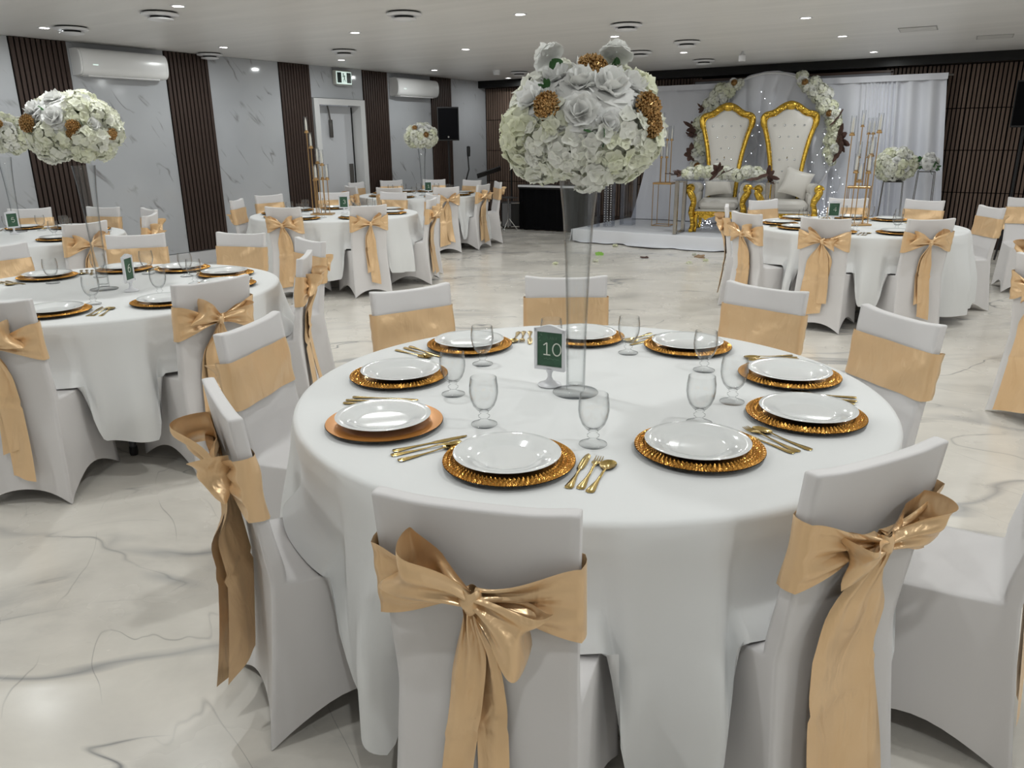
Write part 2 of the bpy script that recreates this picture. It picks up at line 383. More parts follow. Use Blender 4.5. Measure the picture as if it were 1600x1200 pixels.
def link(name, me, parent=None, loc=(0, 0, 0), rz=0.0):
    o = bpy.data.objects.new(name, me); COL.objects.link(o)
    o.location = loc; o.rotation_euler = (0, 0, rz)
    if parent is not None: o.parent = parent
    return o
def tag(o, label=None, cat=None, group=None, kind=None):
    if label: o['label'] = label
    if cat: o['category'] = cat
    if group: o['group'] = group
    if kind: o['kind'] = kind
    return o
def thing(name, label, cat, loc=(0, 0, 0), rz=0.0, group=None):
    return tag(link(name, None, None, loc, rz), label, cat, group)
def struct(name, mb, m, **kw):
    return tag(mb.obj(name, m, **kw), kind='structure')
def subdivided(mb, name, m, creases=None, levels=2):
    me = bpy.data.meshes.new(name); 
    bm = bmesh.new()
    vs = [bm.verts.new(p) for p in mb.v]
    for f in mb.f: bm.faces.new([vs[i] for i in f])
    bmesh.ops.remove_doubles(bm, verts=bm.verts, dist=1e-5)
    bmesh.ops.recalc_face_normals(bm, faces=bm.faces)
    if creases:
        cl = bm.edges.layers.float.new('crease_edge')
        for e in bm.edges: e[cl] = creases(e)
    bm.to_mesh(me); bm.free()
    o = bpy.data.objects.new('tmp', me); COL.objects.link(o)
    md = o.modifiers.new('s', 'SUBSURF'); md.levels = levels; md.render_levels = levels
    dg = bpy.context.evaluated_depsgraph_get(); dg.update()
    out = bpy.data.meshes.new_from_object(o.evaluated_get(dg)); out.name = name
    bpy.data.objects.remove(o); bpy.data.meshes.remove(me)
    out.polygons.foreach_set('use_smooth', [True] * len(out.polygons))
    out.materials.clear(); out.materials.append(m)
    return out
def smooth01(t): t = max(0.0, min(1.0, t)); return t * t * (3 - 2 * t)
def lerp(a, b, t): return a + (b - a) * t
ORD = ['leftmost', 'second from left', 'third from left', 'fourth from left', 'fifth from left', 'sixth from left', 'seventh from left']
def row_phrase(k, n):
    if n == 1: return 'on its own'
    if k == n - 1: return 'rightmost'
    return ORD[k]
# ================================================================== the room
struct('floor', MB().box((ROOM_X / 2, ROOM_Y / 2, -0.05), (ROOM_X + 1, -ROOM_Y + 1, 0.1)), M['floor'], smooth=False)
struct('ceiling', MB().box((ROOM_X / 2, ROOM_Y / 2, ROOM_H + 0.05), (ROOM_X + 1, -ROOM_Y + 1, 0.1)), M['ceiling'], smooth=False)
struct('wall_right', MB().box((ROOM_X + 0.1, ROOM_Y / 2, ROOM_H / 2), (0.2, -ROOM_Y, ROOM_H)), M['paint'], smooth=False)
struct('wall_front', MB().box((ROOM_X / 2, ROOM_Y - 0.1, ROOM_H / 2), (ROOM_X, 0.2, ROOM_H)), M['paint'], smooth=False)
# left wall: masonry with a doorway, faced with marble boards and dark slat strips
DOOR_A, DOOR_B, DOOR_H = 4.41, 3.36, 2.145          # distances from the back wall
wl = MB()
wl.box((-0.16, (-DOOR_A + ROOM_Y) / 2, ROOM_H / 2), (0.3, -ROOM_Y - DOOR_A, ROOM_H))
wl.box((-0.16, -DOOR_B / 2, ROOM_H / 2), (0.3, DOOR_B, ROOM_H))
wl.box((-0.16, -(DOOR_A + DOOR_B) / 2, (ROOM_H + DOOR_H) / 2), (0.3, DOOR_A - DOOR_B, ROOM_H - DOOR_H))
wall_left = struct('wall_left', wl, M['marble_wall'], smooth=False)
STRIPS = [(8.50, 7.91), (6.75, 6.14), (5.00, 4.44), (3.35, 2.78), (1.665, 1.095)]
edges = [12.0] + [e for s in STRIPS for e in s] + [0.0]
for a, b in [(edges[i], edges[i + 1]) for i in range(0, len(edges), 2)]:
    if abs(a - 4.44) < 0.01:
        MB().box((0.004, -(a + b) / 2, (ROOM_H + DOOR_H) / 2 + 0.003), (0.016, a - b - 0.004, ROOM_H - DOOR_H - 0.006)).obj('marble_panel', M['marble_wall'], wall_left, smooth=False)
    else:
        k = max(1, round((a - b) / 1.2))
        for q in range(k):
            y0 = a - (a - b) * q / k; y1 = a - (a - b) * (q + 1) / k
            MB().box((0.004, -(y0 + y1) / 2, ROOM_H / 2 + 0.088), (0.016, y0 - y1 - 0.006, ROOM_H - 0.18)).obj('marble_panel', M['marble_wall'], wall_left, smooth=False)
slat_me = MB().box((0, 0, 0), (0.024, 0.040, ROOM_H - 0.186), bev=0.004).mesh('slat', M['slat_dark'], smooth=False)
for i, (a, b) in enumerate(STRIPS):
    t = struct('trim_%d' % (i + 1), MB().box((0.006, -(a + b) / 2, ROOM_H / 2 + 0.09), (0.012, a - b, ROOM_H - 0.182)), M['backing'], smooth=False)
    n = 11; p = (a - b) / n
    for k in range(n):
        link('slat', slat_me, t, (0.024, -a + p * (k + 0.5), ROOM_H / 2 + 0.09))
bl = MB()
for a, b in ((15.2, DOOR_A + 0.03), (DOOR_B - 0.03, 0.0)):
    bl.box((0.012, -(a + b) / 2, 0.085), (0.026, a - b, 0.17), bev=0.004)
struct('baseboard_left', bl, mat('skirting_white', (0.66, 0.66, 0.68), 0.3), smooth=False)
# doorway
door = struct('door_1', MB().box((-0.17, -(DOOR_A + DOOR_B) / 2, 1.03), (0.045, 0.86, 2.04), bev=0.003), M['door'], smooth=False)
fr = MB()
for y in (-DOOR_A + 0.045, -DOOR_B - 0.045):
    fr.box((-0.09, y, DOOR_H / 2 - 0.001), (0.238, 0.09, DOOR_H - 0.004))
    fr.box((0.0375, y, DOOR_H / 2 - 0.001), (0.015, 0.10, DOOR_H - 0.002))
fr.box((-0.09, -(DOOR_A + DOOR_B) / 2, DOOR_H - 0.036), (0.236, DOOR_A - DOOR_B - 0.182, 0.068))
fr.box((0.0375, -(DOOR_A + DOOR_B) / 2, DOOR_H - 0.046), (0.015, DOOR_A - DOOR_B - 0.192, 0.088))
fr.obj('door_frame', M['door_frame'], door, smooth=False)
cl = MB()
cl.box((-0.115, -3.96, 1.72), (0.05, 0.045, 0.26), bev=0.006); cl.tube([(-0.10, -3.98, 1.85), (-0.08, -4.02, 1.98), (-0.10, -4.02, 2.05)], 0.012, 6)
cl.obj('door_closer', M['grey_metal'], door)
MB().box((-0.142, -3.55, 0.98), (0.008, 0.09, 0.42), bev=0.002).obj('push_plate', M['grey_metal'], door, smooth=False)
MB().tube([(-0.14, -3.54, 0.80), (-0.10, -3.54, 0.80), (-0.10, -3.64, 0.80)], 0.011, 8).obj('door_handle', M['black'], door)
MB().box((-0.146, -3.473, 1.03), (0.012, 0.022, 2.02)).obj('door_gap_line', M['black'], door, smooth=False)  # black strip drawn in for the dark gap beside the leaf
# back wall: dark felt, walnut slat panels in four rows, black beam on top
wall_back = struct('wall_back', MB().box((ROOM_X / 2, 0.1, ROOM_H / 2), (ROOM_X, 0.2, ROOM_H)), M['backing'], smooth=False)
rows = [(0.21, 0.765), (0.775, 1.335), (1.345, 1.89), (1.90, 2.46)]
_pan = {}
for z0, z1 in rows:
    pm = MB()
    for k in range(10): pm.box((0.0265 + 0.053 * k, 0, 0), (0.037, 0.022, z1 - z0), bev=0.003)
    _pan[z0] = pm.mesh('slat_panel', M['slat_back'], smooth=False)
for x0, n in ((0.03, 8), (7.02, 8)):
    for k in range(n):
        for z0, z1 in rows:
            tag(link('slat_panel', _pan[z0], wall_back, (x0 + 0.535 * k, -0.012, (z0 + z1) / 2)), kind='stuff')
struct('baseboard_back', MB().box((ROOM_X / 2, -0.012, 0.10), (ROOM_X, 0.024, 0.20), bev=0.004), M['slat_dark'], smooth=False)
bm_ = MB().box((ROOM_X / 2, -0.12, ROOM_H - 0.062), (ROOM_X, 0.24, 0.124), bev=0.003)
struct('trim_6', bm_, M['beam'], smooth=False)
# pale framed panel on the back wall, its top edge showing over the curtain
sc_ = thing('projection_screen', 'pale grey screen in a thin brown frame above the white curtain', 'screen', (5.65, -0.05, 0))
MB().box((0, 0, 1.45), (2.9, 0.03, 1.9)).obj('panel', mat('screen_grey', (0.42, 0.42, 0.46), 0.6), sc_, smooth=False)
sf = MB()
sf.box((0, -0.005, 2.415), (2.96, 0.05, 0.035)); sf.box((-1.465, -0.005, 1.45), (0.035, 0.05, 1.93)); sf.box((1.465, -0.005, 1.45), (0.035, 0.05, 1.93))
sf.obj('frame', mat('brown_frame', (0.10, 0.055, 0.04), 0.4), sc_, smooth=False)

# ------------------------------------------------------------------ ceiling fittings
ring_me = MB().lathe([(0.044, 0.0), (0.046, -0.008), (0.060, -0.006), (0.062, 0.0)], 24).mesh('trim_ring', M['white_plastic'])
lens_me = MB().lathe([(0.001, -0.004), (0.03, -0.0045), (0.045, -0.002)], 20).mesh('lens', M['lamp'])
def in_frame(p, m=0):
    d = Vector(p) - CAM
    if d.dot(_fw) < 0.1: return False
    x, y = image_xy(p); return -m < x < 1600 + m and -m < y < 1200 + m
VIS = {(0, 4): 'near the left edge above the slatted wall', }
lamp_lab = {}
seen = [(x, y) for x, y in LAMPS if in_frame((x, y, ROOM_H))]
rowsx = {}
for x, y in seen: rowsx.setdefault(x, []).append(y)
rname = {0.9: 'along the left wall', 3.0: 'in second line from the left wall', 5.0: 'in third line from the left wall', 7.02: 'in the line over the stage', 9.05: 'in the line right of the stage', 11.1: 'near the right wall'}
dn = ['closest to back wall', 'second from back wall', 'third from back wall', 'fourth from back wall', 'fifth from back wall', 'sixth from back wall']
for x, y in LAMPS:
    if (x, y) in seen:
        k = sorted(rowsx[x], reverse=True).index(y)
        lab = 'lit recessed downlight %s, %s' % (rname[x], dn[min(k, 5)]); grp = 'ceiling downlights'
    else:
        lab = 'lit recessed ceiling downlight outside the view'; grp = 'ceiling downlights outside the view'
    o = thing('downlight', lab, 'ceiling light', (x, y, ROOM_H), 0, grp)
    link('trim_ring', ring_me, o); link('lens', lens_me, o)
vent_ring = MB().lathe([(0.085, -0.012), (0.150, -0.012), (0.155, -0.016), (0.152, -0.024), (0.125, -0.034), (0.085, -0.034), (0.085, -0.012)], 32).mesh('vent_ring', M['white_plastic'])
vent_disc = MB().lathe([(0.001, -0.052), (0.104, -0.052), (0.108, -0.055), (0.105, -0.061), (0.06, -0.070), (0.001, -0.072)], 32).mesh('vent_disc', M['white_plastic'])
vent_gap_shade = MB().lathe([(0.135, 0.0), (0.135, -0.014), (0.080, -0.014), (0.080, -0.053), (0.001, -0.053)], 32).mesh('vent_gap_shade', M['black'])  # black spacer standing in for the shade in the gaps round the ring
vents = [(2.58, -8.46, 'beside the bright downlight at the upper left'), (1.13, -8.44, 'beside downlight at far left'), (4.24, -7.23, 'high at the centre left of the ceiling'),
         (1.77, -5.48, 'just above the exit sign'), (0.2, -6.23, 'against the left wall beside slatted strip'), (5.5, -5.43, 'above the tall flowers, largest on the right'),
         (5.47, -3.76, 'beside downlight before the stage'), (4.87, -1.54, 'nearest the black beam'), (1.75, -1.51, 'in the far left corner'), (4.59, -3.1, 'faint between flowers and stage')]
for x, y, s in vents:
    o = thing('ceiling_vent', 'round white ceiling vent ' + s, 'vent', (x, y, ROOM_H), 0, 'ceiling vents')
    link('vent_gap_shade', vent_gap_shade, o); link('vent_ring', vent_ring, o); link('vent_disc', vent_disc, o)
sd = thing('smoke_detector', 'small white detector box on ceiling near far left corner', 'detector', (1.6, -1.94, ROOM_H))
MB().lathe([(0.001, -0.07), (0.045, -0.07), (0.055, -0.055), (0.06, 0.0)], 20).obj('body', M['white_plastic'], sd)
MB().lathe([(0.062, -0.008), (0.075, -0.006), (0.076, 0.0)], 20).obj('base_ring', M['white_plastic'], sd)
sp = thing('ceiling_speaker_cage', 'small pale caged fitting hanging from the ceiling before the stage', 'ceiling fitting', (5.65, -2.28, ROOM_H))
MB().lathe([(0.001, -0.12), (0.04, -0.12), (0.045, -0.11), (0.045, -0.05), (0.02, -0.03), (0.012, 0.0)], 16).obj('cage', M['white_plastic'], sp)
for i, (x, y, lab) in enumerate(((7.78, -3.26, 'worn pale ceiling hatch with scuffed edges right of the downlights'), (8.41, -2.01, 'faint flush ceiling hatch near the beam at upper right'))):
    o = thing('ceiling_hatch', lab, 'hatch', (x, y, ROOM_H), radians(4))
    MB().box((0, 0, -0.004), (0.34, 0.34, 0.008), bev=0.002).obj('panel', mat('hatch_white', (0.60, 0.59, 0.57), 0.5, noise=0.12, nscale=9), o, smooth=False)
    h = MB()
    for a in range(4): h.box((0.172 * cos(a * pi / 2), 0.172 * sin(a * pi / 2), -0.003), (0.012, 0.35, 0.006), rz=a * pi / 2)
    h.obj('rim', mat('hatch_rim', (0.35, 0.34, 0.33), 0.5), o, smooth=False)

# ------------------------------------------------------------------ air conditioners, exit sign
def aircon(s, label, zc):
    o = thing('air_conditioner', label, 'air conditioner', (0, -s, zc), 0, 'wall air conditioners')
    pr = []
    for i in range(25):                                     # rounded front profile (x depth, z)
        a = -pi / 2 + pi * i / 24
        pr.append((0.115 + 0.095 * cos(a) ** 0.8 if cos(a) > 0 else 0.115, 0.142 * (1 if sin(a) > 0 else -1) * abs(sin(a)) ** 0.7))
    pr = [(0.014, -0.142)] + pr + [(0.014, 0.142)]
    MB().prism(pr, -0.50, 0.50, 'yz' if False else 'xz').obj('body', M['aircon'], o, angle=30)
    for sg in (-1, 1):
        cap = MB()
        q = [(x * 0.985 + 0.002, z * 0.96) for x, z in pr]
        cap.prism(q, sg * 0.503, sg * 0.525, 'xz'); cap.obj('end_cap', M['aircon'], o, angle=30)
    MB().box((0.10, 0, -0.143), (0.12, 0.86, 0.012), bev=0.003).obj('air_flap', M['aircon'], o, smooth=False)
    MB().box((0.2085, -0.36, -0.03), (0.004, 0.06, 0.012)).obj('display', M['exit_lit'], o, smooth=False)
    ln = MB(); ln.box((0.172, 0, -0.095), (0.02, 1.0, 0.004)); ln.obj('seam', mat('seam_grey', (0.3, 0.3, 0.3), 0.6), o, smooth=False)
aircon(7.36, 'large white wall air conditioner above left table, left of second slat strip', 2.385)
aircon(2.2, 'white wall air conditioner beside the far black loudspeaker', 2.375)
ex = thing('exit_sign', 'lit green and white running man exit sign above the door', 'exit sign', (0.0, -3.82, 2.445))
MB().box((0.055, 0, 0), (0.07, 0.34, 0.205), bev=0.008).obj('case', mat('sign_case', (0.48, 0.48, 0.44), 0.4), ex, smooth=False)
MB().box((0.092, 0, -0.002), (0.006, 0.31, 0.175)).obj('lit_face', M['exit_lit'], ex, smooth=False)
for sy in (-0.098, 0.100):
    MB().box((0.096, sy, 0.0), (0.004, 0.085, 0.145)).obj('green_panel', M['exit_green'], ex, smooth=False)
fig = MB()
X_ = 0.097
fig.sphere((X_, -0.012, 0.052), 0.012, 8, 6, (0.2, 1, 1))
for a, b, r in (((-0.004, 0.035), (0.008, -0.012), 0.011), ((-0.004, 0.033), (-0.030, 0.022), 0.005), ((-0.030, 0.022), (-0.036, 0.004), 0.004), ((0.0, 0.03), (0.026, 0.020), 0.005),
                ((0.008, -0.012), (-0.014, -0.034), 0.006), ((-0.014, -0.034), (-0.014, -0.062), 0.005), ((0.008, -0.012), (0.018, -0.038), 0.006), ((0.018, -0.038), (0.036, -0.052), 0.005)):
    fig.tube([(X_, a[0], a[1]), (X_, b[0], b[1])], r * 0.7, 6)
fig.obj('running_man', M['exit_green'], ex)
MB().box((0.06, 0, -0.108), (0.05, 0.28, 0.012), bev=0.003).obj('lower_lip', mat('lip_grey', (0.4, 0.4, 0.4), 0.3), ex, smooth=False)
# ================================================================== chairs in stretch covers with satin bows
SEAT_Z, TOP_Z = 0.468, 0.922
def rear_y(z):
    return -0.20 - 0.055 * (z - SEAT_Z) / (TOP_Z - SEAT_Z) if z > SEAT_Z else -0.20 - 0.055 * (1 - z / SEAT_Z) ** 1.2
def half_w(z):
    if z > SEAT_Z: return lerp(0.183, 0.192, (z - SEAT_Z) / (TOP_Z - SEAT_Z))
    return lerp(0.205, 0.188, z / SEAT_Z)
def chair_cover():
    mb = MB(); K = {}
    def V(key, p):
        if key not in K: K[key] = len(mb.v); mb.v.append(p)
        return K[key]
    xs = [-1, -0.6, 0, 0.6, 1]
    ys = [None, -0.166, -0.05, 0.09, 0.205]                 # seat rows, row 0 = rear
    def seat_pt(i, j):
        y = ys[j] if j else rear_y(SEAT_Z)
        hw = lerp(0.186, 0.205, (y + 0.2) / 0.405)
        z = SEAT_Z - (0.006 if (j == 4 or i in (0, 4)) and j > 1 else 0) + (0.004 if j in (2, 3) and i == 2 else 0)
        return (xs[i] * hw, y, z)
    for i in range(5):
        for j in range(5): V(('s', i, j), seat_pt(i, j))
    # skirt columns round the seat
    per = [(i, 0) for i in range(5)] + [(4, j) for j in range(1, 5)] + [(i, 4) for i in (3, 2, 1, 0)] + [(0, j) for j in (3, 2, 1)]
    lev = [0.445, 0.33, 0.18, 0.07, None]
    for k, (i, j) in enumerate(per):
        bx, by, bz = seat_pt(i, j)
        corner = (i in (0, 4)) and (j in (0, 4))
        if j == 0: mid = {0: 0, 4: 0, 1: 0.75, 3: 0.75, 2: 1}[i]; arch = 0.075
        elif j == 4: mid = {0: 0, 4: 0, 1: 0.75, 3: 0.75, 2: 1}[i]; arch = 0.10
        else: mid = {1: 0.22, 2: 1.0, 3: 0.85}[j]; arch = 0.105
        hem = arch * mid
        for l, z in enumerate(lev):
            t = 1 - (z if z is not None else hem) / SEAT_Z
            zz = z if z is not None else hem
            if z is not None: zz = hem + (SEAT_Z - hem) * (z / SEAT_Z)
            sx = 1 + 0.10 * t * (1 if corner else 0.25) - 0.035 * mid * sin(pi * min(1, t))
            px = bx * sx; py = by
            if j == 0: py = rear_y(zz) + 0.030 * mid * t
            elif j == 4: py = by + (0.018 * t if corner else 0.0) - 0.022 * mid * t
            else:
                py = lerp(rear_y(zz), by, 1) if j > 1 else by - 0.045 * t * (1 - 0.2)
            V(('k', k, l), (px, py, zz))
    n = len(per)
    for k in range(n):
        k2 = (k + 1) % n
        a, b = K[('s', *per[k])], K[('s', *per[k2])]
        for l in range(len(lev)):
            c, d = K[('k', k, l)], K[('k', k2, l)]
            mb.f.append((a, c, d, b)); a, b = c, d
    for i in range(4):
        for j in range(1, 4): mb.f.append((K[('s', i, j)], K[('s', i + 1, j)], K[('s', i + 1, j + 1)], K[('s', i, j + 1)]))
    # back: the rear strip of the seat drawn up
    zs = [0.50, 0.60, 0.72, 0.84, 0.905, TOP_Z]
    ring = [(i, 0) for i in range(5)] + [(i, 1) for i in (4, 3, 2, 1, 0)]
    for l, z in enumerate(zs):
        for (i, j) in ring:
            hw = half_w(z); sag = (0.010 if i == 2 else 0.008 if i in (1, 3) else 0) * max(0, (z - 0.8) / 0.12)
            belly = 0.010 * (1 if i == 2 else 0.7 if i in (1, 3) else 0) * sin(pi * (z - SEAT_Z) / (TOP_Z - SEAT_Z))
            y = rear_y(z) + (0.0 if j == 0 else 0.034) + (belly if j == 0 else -belly * 0.6) + (0.012 if j == 1 and z < 0.55 else 0)
            V(('b', l, i, j), (xs[i] * hw, y, z - sag + (0.003 if i in (0, 4) and z > 0.9 else 0)))
    prev = {q: K[('s', *q)] for q in ring}
    for l in range(len(zs)):
        cur = {q: K[('b', l, *q)] for q in ring}
        for a in range(10):
            q, r = ring[a], ring[(a + 1) % 10]
            mb.f.append((prev[q], prev[r], cur[r], cur[q]))
        prev = cur
    for i in range(4): mb.f.append((prev[(i, 0)], prev[(i + 1, 0)], prev[(i + 1, 1)], prev[(i, 1)]))
    def cr(e):
        a, b = e.verts[0].co, e.verts[1].co
        if e.is_boundary: return 0.85
        m = (a + b) / 2
        vert = abs(a.z - b.z) > 0.6 * (a - b).length
        if m.z > SEAT_Z + 0.005:
            if vert and abs(abs(m.x) - half_w(m.z)) < 0.012: return 0.55
            if m.z > 0.9 and not vert: return 0.35
            return 0.0
        if vert and abs(m.x) > 0.17 and (m.y > 0.18 or m.y < -0.18): return 0.55
        if not vert and m.z > 0.455 and (abs(m.x) > 0.17 or m.y > 0.18): return 0.5
        return 0.0
    return subdivided(mb, 'cover', M['chair'], cr, 2)
COVER = chair_cover()

SASH_C, SASH_H, KNOT_Z = 0.742, 0.168, 0.742
def sash_band(rng, tilt):
    # one band round the back: flat across the front, gathered to the knot behind
    mb = MB()
    ph = rng.uniform(0, 6); fr = rng.uniform(2.2, 3.2)
    def fn(u, v):
        s = u * 2 - 1                       # -1 knot(left way) .. 0 front middle .. 1 knot
        a = abs(s); sg = -1 if s < 0 else 1
        vz = v - 0.5
        if a < 0.42:                        # front
            x = sg * (a / 0.42) * 0.196; zc = SASH_C; h = SASH_H
            z = zc + vz * h; y = rear_y(z) + 0.041 + 0.0035 * sin(x * 31 + ph + 2.5 * sin(v * 3 + ph)) * sin(x * 9 + ph * 2) + 0.003 * sin(v * 7 + x * 12 + ph)
            if a > 0.37: y -= 0.008 * ((a - 0.37) / 0.05) ** 2
        elif a < 0.5:                       # round the side
            t = (a - 0.42) / 0.08; z = SASH_C + vz * SASH_H * (1 - 0.03 * t)
            x = sg * (0.196 + 0.005 * sin(pi * t)); y = rear_y(z) + lerp(0.032, -0.008, t)
        else:                               # behind, narrowing to the knot
            t = (a - 0.5) / 0.5; e = smooth01(t * 1.05) ** 0.9
            x = sg * lerp(0.196, 0.006, t)
            h = lerp(SASH_H * 0.97, 0.040, e); zc = lerp(SASH_C + sg * tilt * 0.5, KNOT_Z, e)
            z = zc + vz * h
            pl = sin(v * 2 * pi * fr + ph + 2.0 * t) * 0.0100 * (0.25 + t) * (1.05 - v * 0.1) + 0.005 * sin(v * 2 * pi * 1.3 + ph * 2 + t * 4) * sin(pi * t)
            y = rear_y(z) - 0.012 - 0.014 * e - pl - 0.006 * sin(pi * t)
        return (x, y, z)
    mb.grid(fn, 72, 14)
    return mb.mesh('sash', M['satin'], angle=None, fixn=False)
def bow_loop(rng, ang, length, width, sg, fat=0.038, twist=0.5):
    mb = MB(); ph = rng.uniform(0, 6); f2 = rng.uniform(10, 15)
    dx, dz = cos(ang) * sg, sin(ang)
    px, pz = -dz * sg, dx * sg
    def fn(u, v):
        s = sin(pi * u); vv = v - 0.5
        rd = length * s ** 0.72 * (1 - 0.10 * cos(2 * vv * pi))
        w = 0.024 + (width - 0.024) * s ** 0.62
        nn = 0.046 + fat * sin(2 * pi * u) * (0.55 + 0.45 * s) + 0.010 * sin(vv * f2 + ph) * (1 - s) ** 0.8 + 0.007 * sin(vv * 7 + ph + u * 6) * s
        tw = twist * sin(2 * pi * u) * s
        a = vv * w
        x = dx * rd + px * a * cos(tw); z = dz * rd + pz * a * cos(tw); nn += a * sin(tw)
        nn = max(nn, 0.012)
        z -= 0.10 * rd * s * abs(vv)
        zz = KNOT_Z + z
        return (x, rear_y(zz) - nn, zz)
    mb.grid(fn, 30, 12)
    return mb.mesh('bow_loop', M['satin'], angle=None, fixn=False)
def bow_tail(rng, x_end, length, width, n_off, slant=0.03, curl=0.0, rot=0.0):
    mb = MB(); ph = rng.uniform(0, 6); cz = rng.uniform(0.42, 0.58); wob = rng.uniform(0.6, 1.2)
    def fn(u, v):
        vv = v - 0.5
        w = 0.022 + (width - 0.022) * smooth01(u / 0.30) ** 0.85 * (1 - 0.06 * u)
        sw = smooth01(u / 0.5)
        ro = rot * smooth01(u / 0.35)
        x = x_end * u ** 0.85 + vv * w * cos(ro) + 0.005 * sin(u * 6 + ph) * u
        z = KNOT_Z - 0.005 - u * length + slant * vv * u
        pleat = (0.011 * sin(vv * 17 + ph) * (1 - smooth01(u / 0.45))) + 0.006 * sin(vv * 6 + u * 4 + ph) + 0.018 * curl * vv * u
        fold = 0.010 * max(0, 1 - abs(u - cz) / 0.025)
        nn = 0.044 * (1 - smooth01(u / 0.25)) + n_off * smooth01(u / 0.3) + pleat + fold + 0.010 * wob * sin(u * 5 + ph) * u + (0.5 + vv) * w * sin(ro)
        # rest lightly on whatever is behind
        ry = rear_y(max(z, 0.0)); return (x, ry - max(nn, 0.006), max(z, 0.03))
    mb.grid(fn, 34, 12)
    return mb.mesh('bow_tail', M['satin'], angle=None, fixn=False)
def bow_knot(rng):
    mb = MB()
    mb.grid(lambda u, v: (0.021 * cos(2 * pi * u) * (0.55 + 0.45 * sin(pi * (0.15 + 0.7 * v))) + 0.003 * sin(v * 9), rear_y(KNOT_Z) - 0.040 - 0.021 * sin(2 * pi * u) * (0.6 + 0.4 * sin(pi * v)), KNOT_Z + 0.022 - 0.044 * v + 0.003 * sin(6 * pi * u)), 20, 8, cu=True)
    return mb.mesh('bow_knot', M['satin'], angle=None, fixn=False)
def bow_set(seed, l=(0.35, 0.135, 0.125), r=(-0.1, 0.14, 0.12), tails=((-0.04, 0.62, 0.13, 0.012, 0.03, 0), (0.05, 0.56, 0.12, 0.022, -0.03, 0)), tilt=0.0, fat=(0.038, 0.038), twist=(0.5, 0.5)):
    rng = random.Random(seed)
    d = {'sash': sash_band(rng, tilt), 'bow_knot': bow_knot(rng)}
    d['loops'] = [bow_loop(rng, l[0], l[1], l[2], -1, fat[0], twist[0]), bow_loop(rng, r[0], r[1], r[2], 1, fat[1], twist[1])]
    d['tails'] = [bow_tail(rng, *t) for t in tails]
    return d
# seen from behind the chair; x runs to the right when looking at the bow from the table's outside => mirrored in chair space
BOWS = {
 # chair x axis points to the sitter's right; seen from behind, right is right
 'front':  bow_set(11, l=(0.46, 0.150, 0.140), r=(-0.40, 0.125, 0.130), tails=((-0.072, 0.66, 0.072, 0.020, 0.05, 0.8), (0.030, 0.70, 0.068, 0.010, 0.0, 0.0)), fat=(0.045, 0.05), twist=(0.4, -0.8)),
 'right':  bow_set(12, l=(-0.15, 0.10, 0.13), r=(0.22, 0.14, 0.12), tails=((-0.035, 0.68, 0.20, 0.034, 0.04, 0.0), (0.105, 0.66, 0.10, 0.004, -0.02, 0.3)), fat=(0.03, 0.04)),
 'left':   bow_set(13, l=(0.55, 0.13, 0.12), r=(0.15, 0.12, 0.12), tails=((-0.03, 0.63, 0.15, 0.012, 0.02, 0.0, 0.72), (0.06, 0.55, 0.12, 0.006, -0.04, 0.2, 0.8)), fat=(0.055, 0.045)),
 'a': bow_set(21, l=(0.25, 0.14, 0.125), r=(0.35, 0.13, 0.12), tails=((-0.035, 0.62, 0.17, 0.012, 0.03, 0), (0.055, 0.57, 0.10, 0.024, -0.03, 0))),
 'b': bow_set(22, l=(0.45, 0.12, 0.13), r=(0.10, 0.15, 0.11), tails=((-0.075, 0.60, 0.12, 0.012, 0.03, 0), (0.035, 0.64, 0.17, 0.022, 0.02, 0)), fat=(0.05, 0.035)),
 'c': bow_set(23, l=(0.30, 0.15, 0.11), r=(0.40, 0.12, 0.13), tails=((0.03, 0.60, 0.10, 0.022, -0.03, 0.5), (-0.01, 0.48, 0.09, 0.012, 0.03, 0)), fat=(0.035, 0.05)),
 'd': bow_set(24, l=(0.40, 0.13, 0.13), r=(-0.2, 0.10, 0.11), tails=((-0.06, 0.60, 0.20, 0.012, 0.04, 0), (0.04, 0.50, 0.08, 0.024, 0.0, 0))),
}
def make_chair(top, face, label, group, bow, scale=1.0):
    # top = plan position of the middle of the back rail, face = direction (radians) the sitter looks
    fx, fy = cos(face), sin(face)
    ox, oy = top[0] + fx * 0.245, top[1] + fy * 0.245
    o = thing('banquet_chair', label, 'chair', (ox, oy, 0), face - pi / 2, group)
    link('cover', COVER, o)
    b = BOWS[bow]
    s = link('sash', b['sash'], o)
    for m in b['loops']: link('bow_loop', m, s)
    for m in b['tails']: link('bow_tail', m, s)
    link('bow_knot', b['bow_knot'], s)
    return o

# ================================================================== tables and cloths
TABLE_R, TABLE_Z = 0.915, 0.752
_top = MB().lathe([(0.001, TABLE_Z - 0.022), (TABLE_R - 0.004, TABLE_Z - 0.022), (TABLE_R, TABLE_Z - 0.018), (TABLE_R, TABLE_Z - 0.006), (TABLE_R - 0.004, TABLE_Z - 0.003), (0.001, TABLE_Z - 0.003)], 64).mesh('tabletop', mat('table_board', (0.45, 0.42, 0.38), 0.5))
_leg = MB(); _leg.tube([(0, 0, 0.03), (0, 0, TABLE_Z - 0.03)], 0.016, 10); _leg = _leg.mesh('leg', M['dark_leg'])
_foot = MB().lathe([(0.001, 0.0), (0.019, 0.0), (0.021, 0.012), (0.019, 0.045), (0.001, 0.046)], 12).mesh('foot', M['black'])
_bar = MB().box((0, 0, 0.62), (0.86, 0.03, 0.03)).mesh('crossbar', M['dark_leg'], smooth=False)
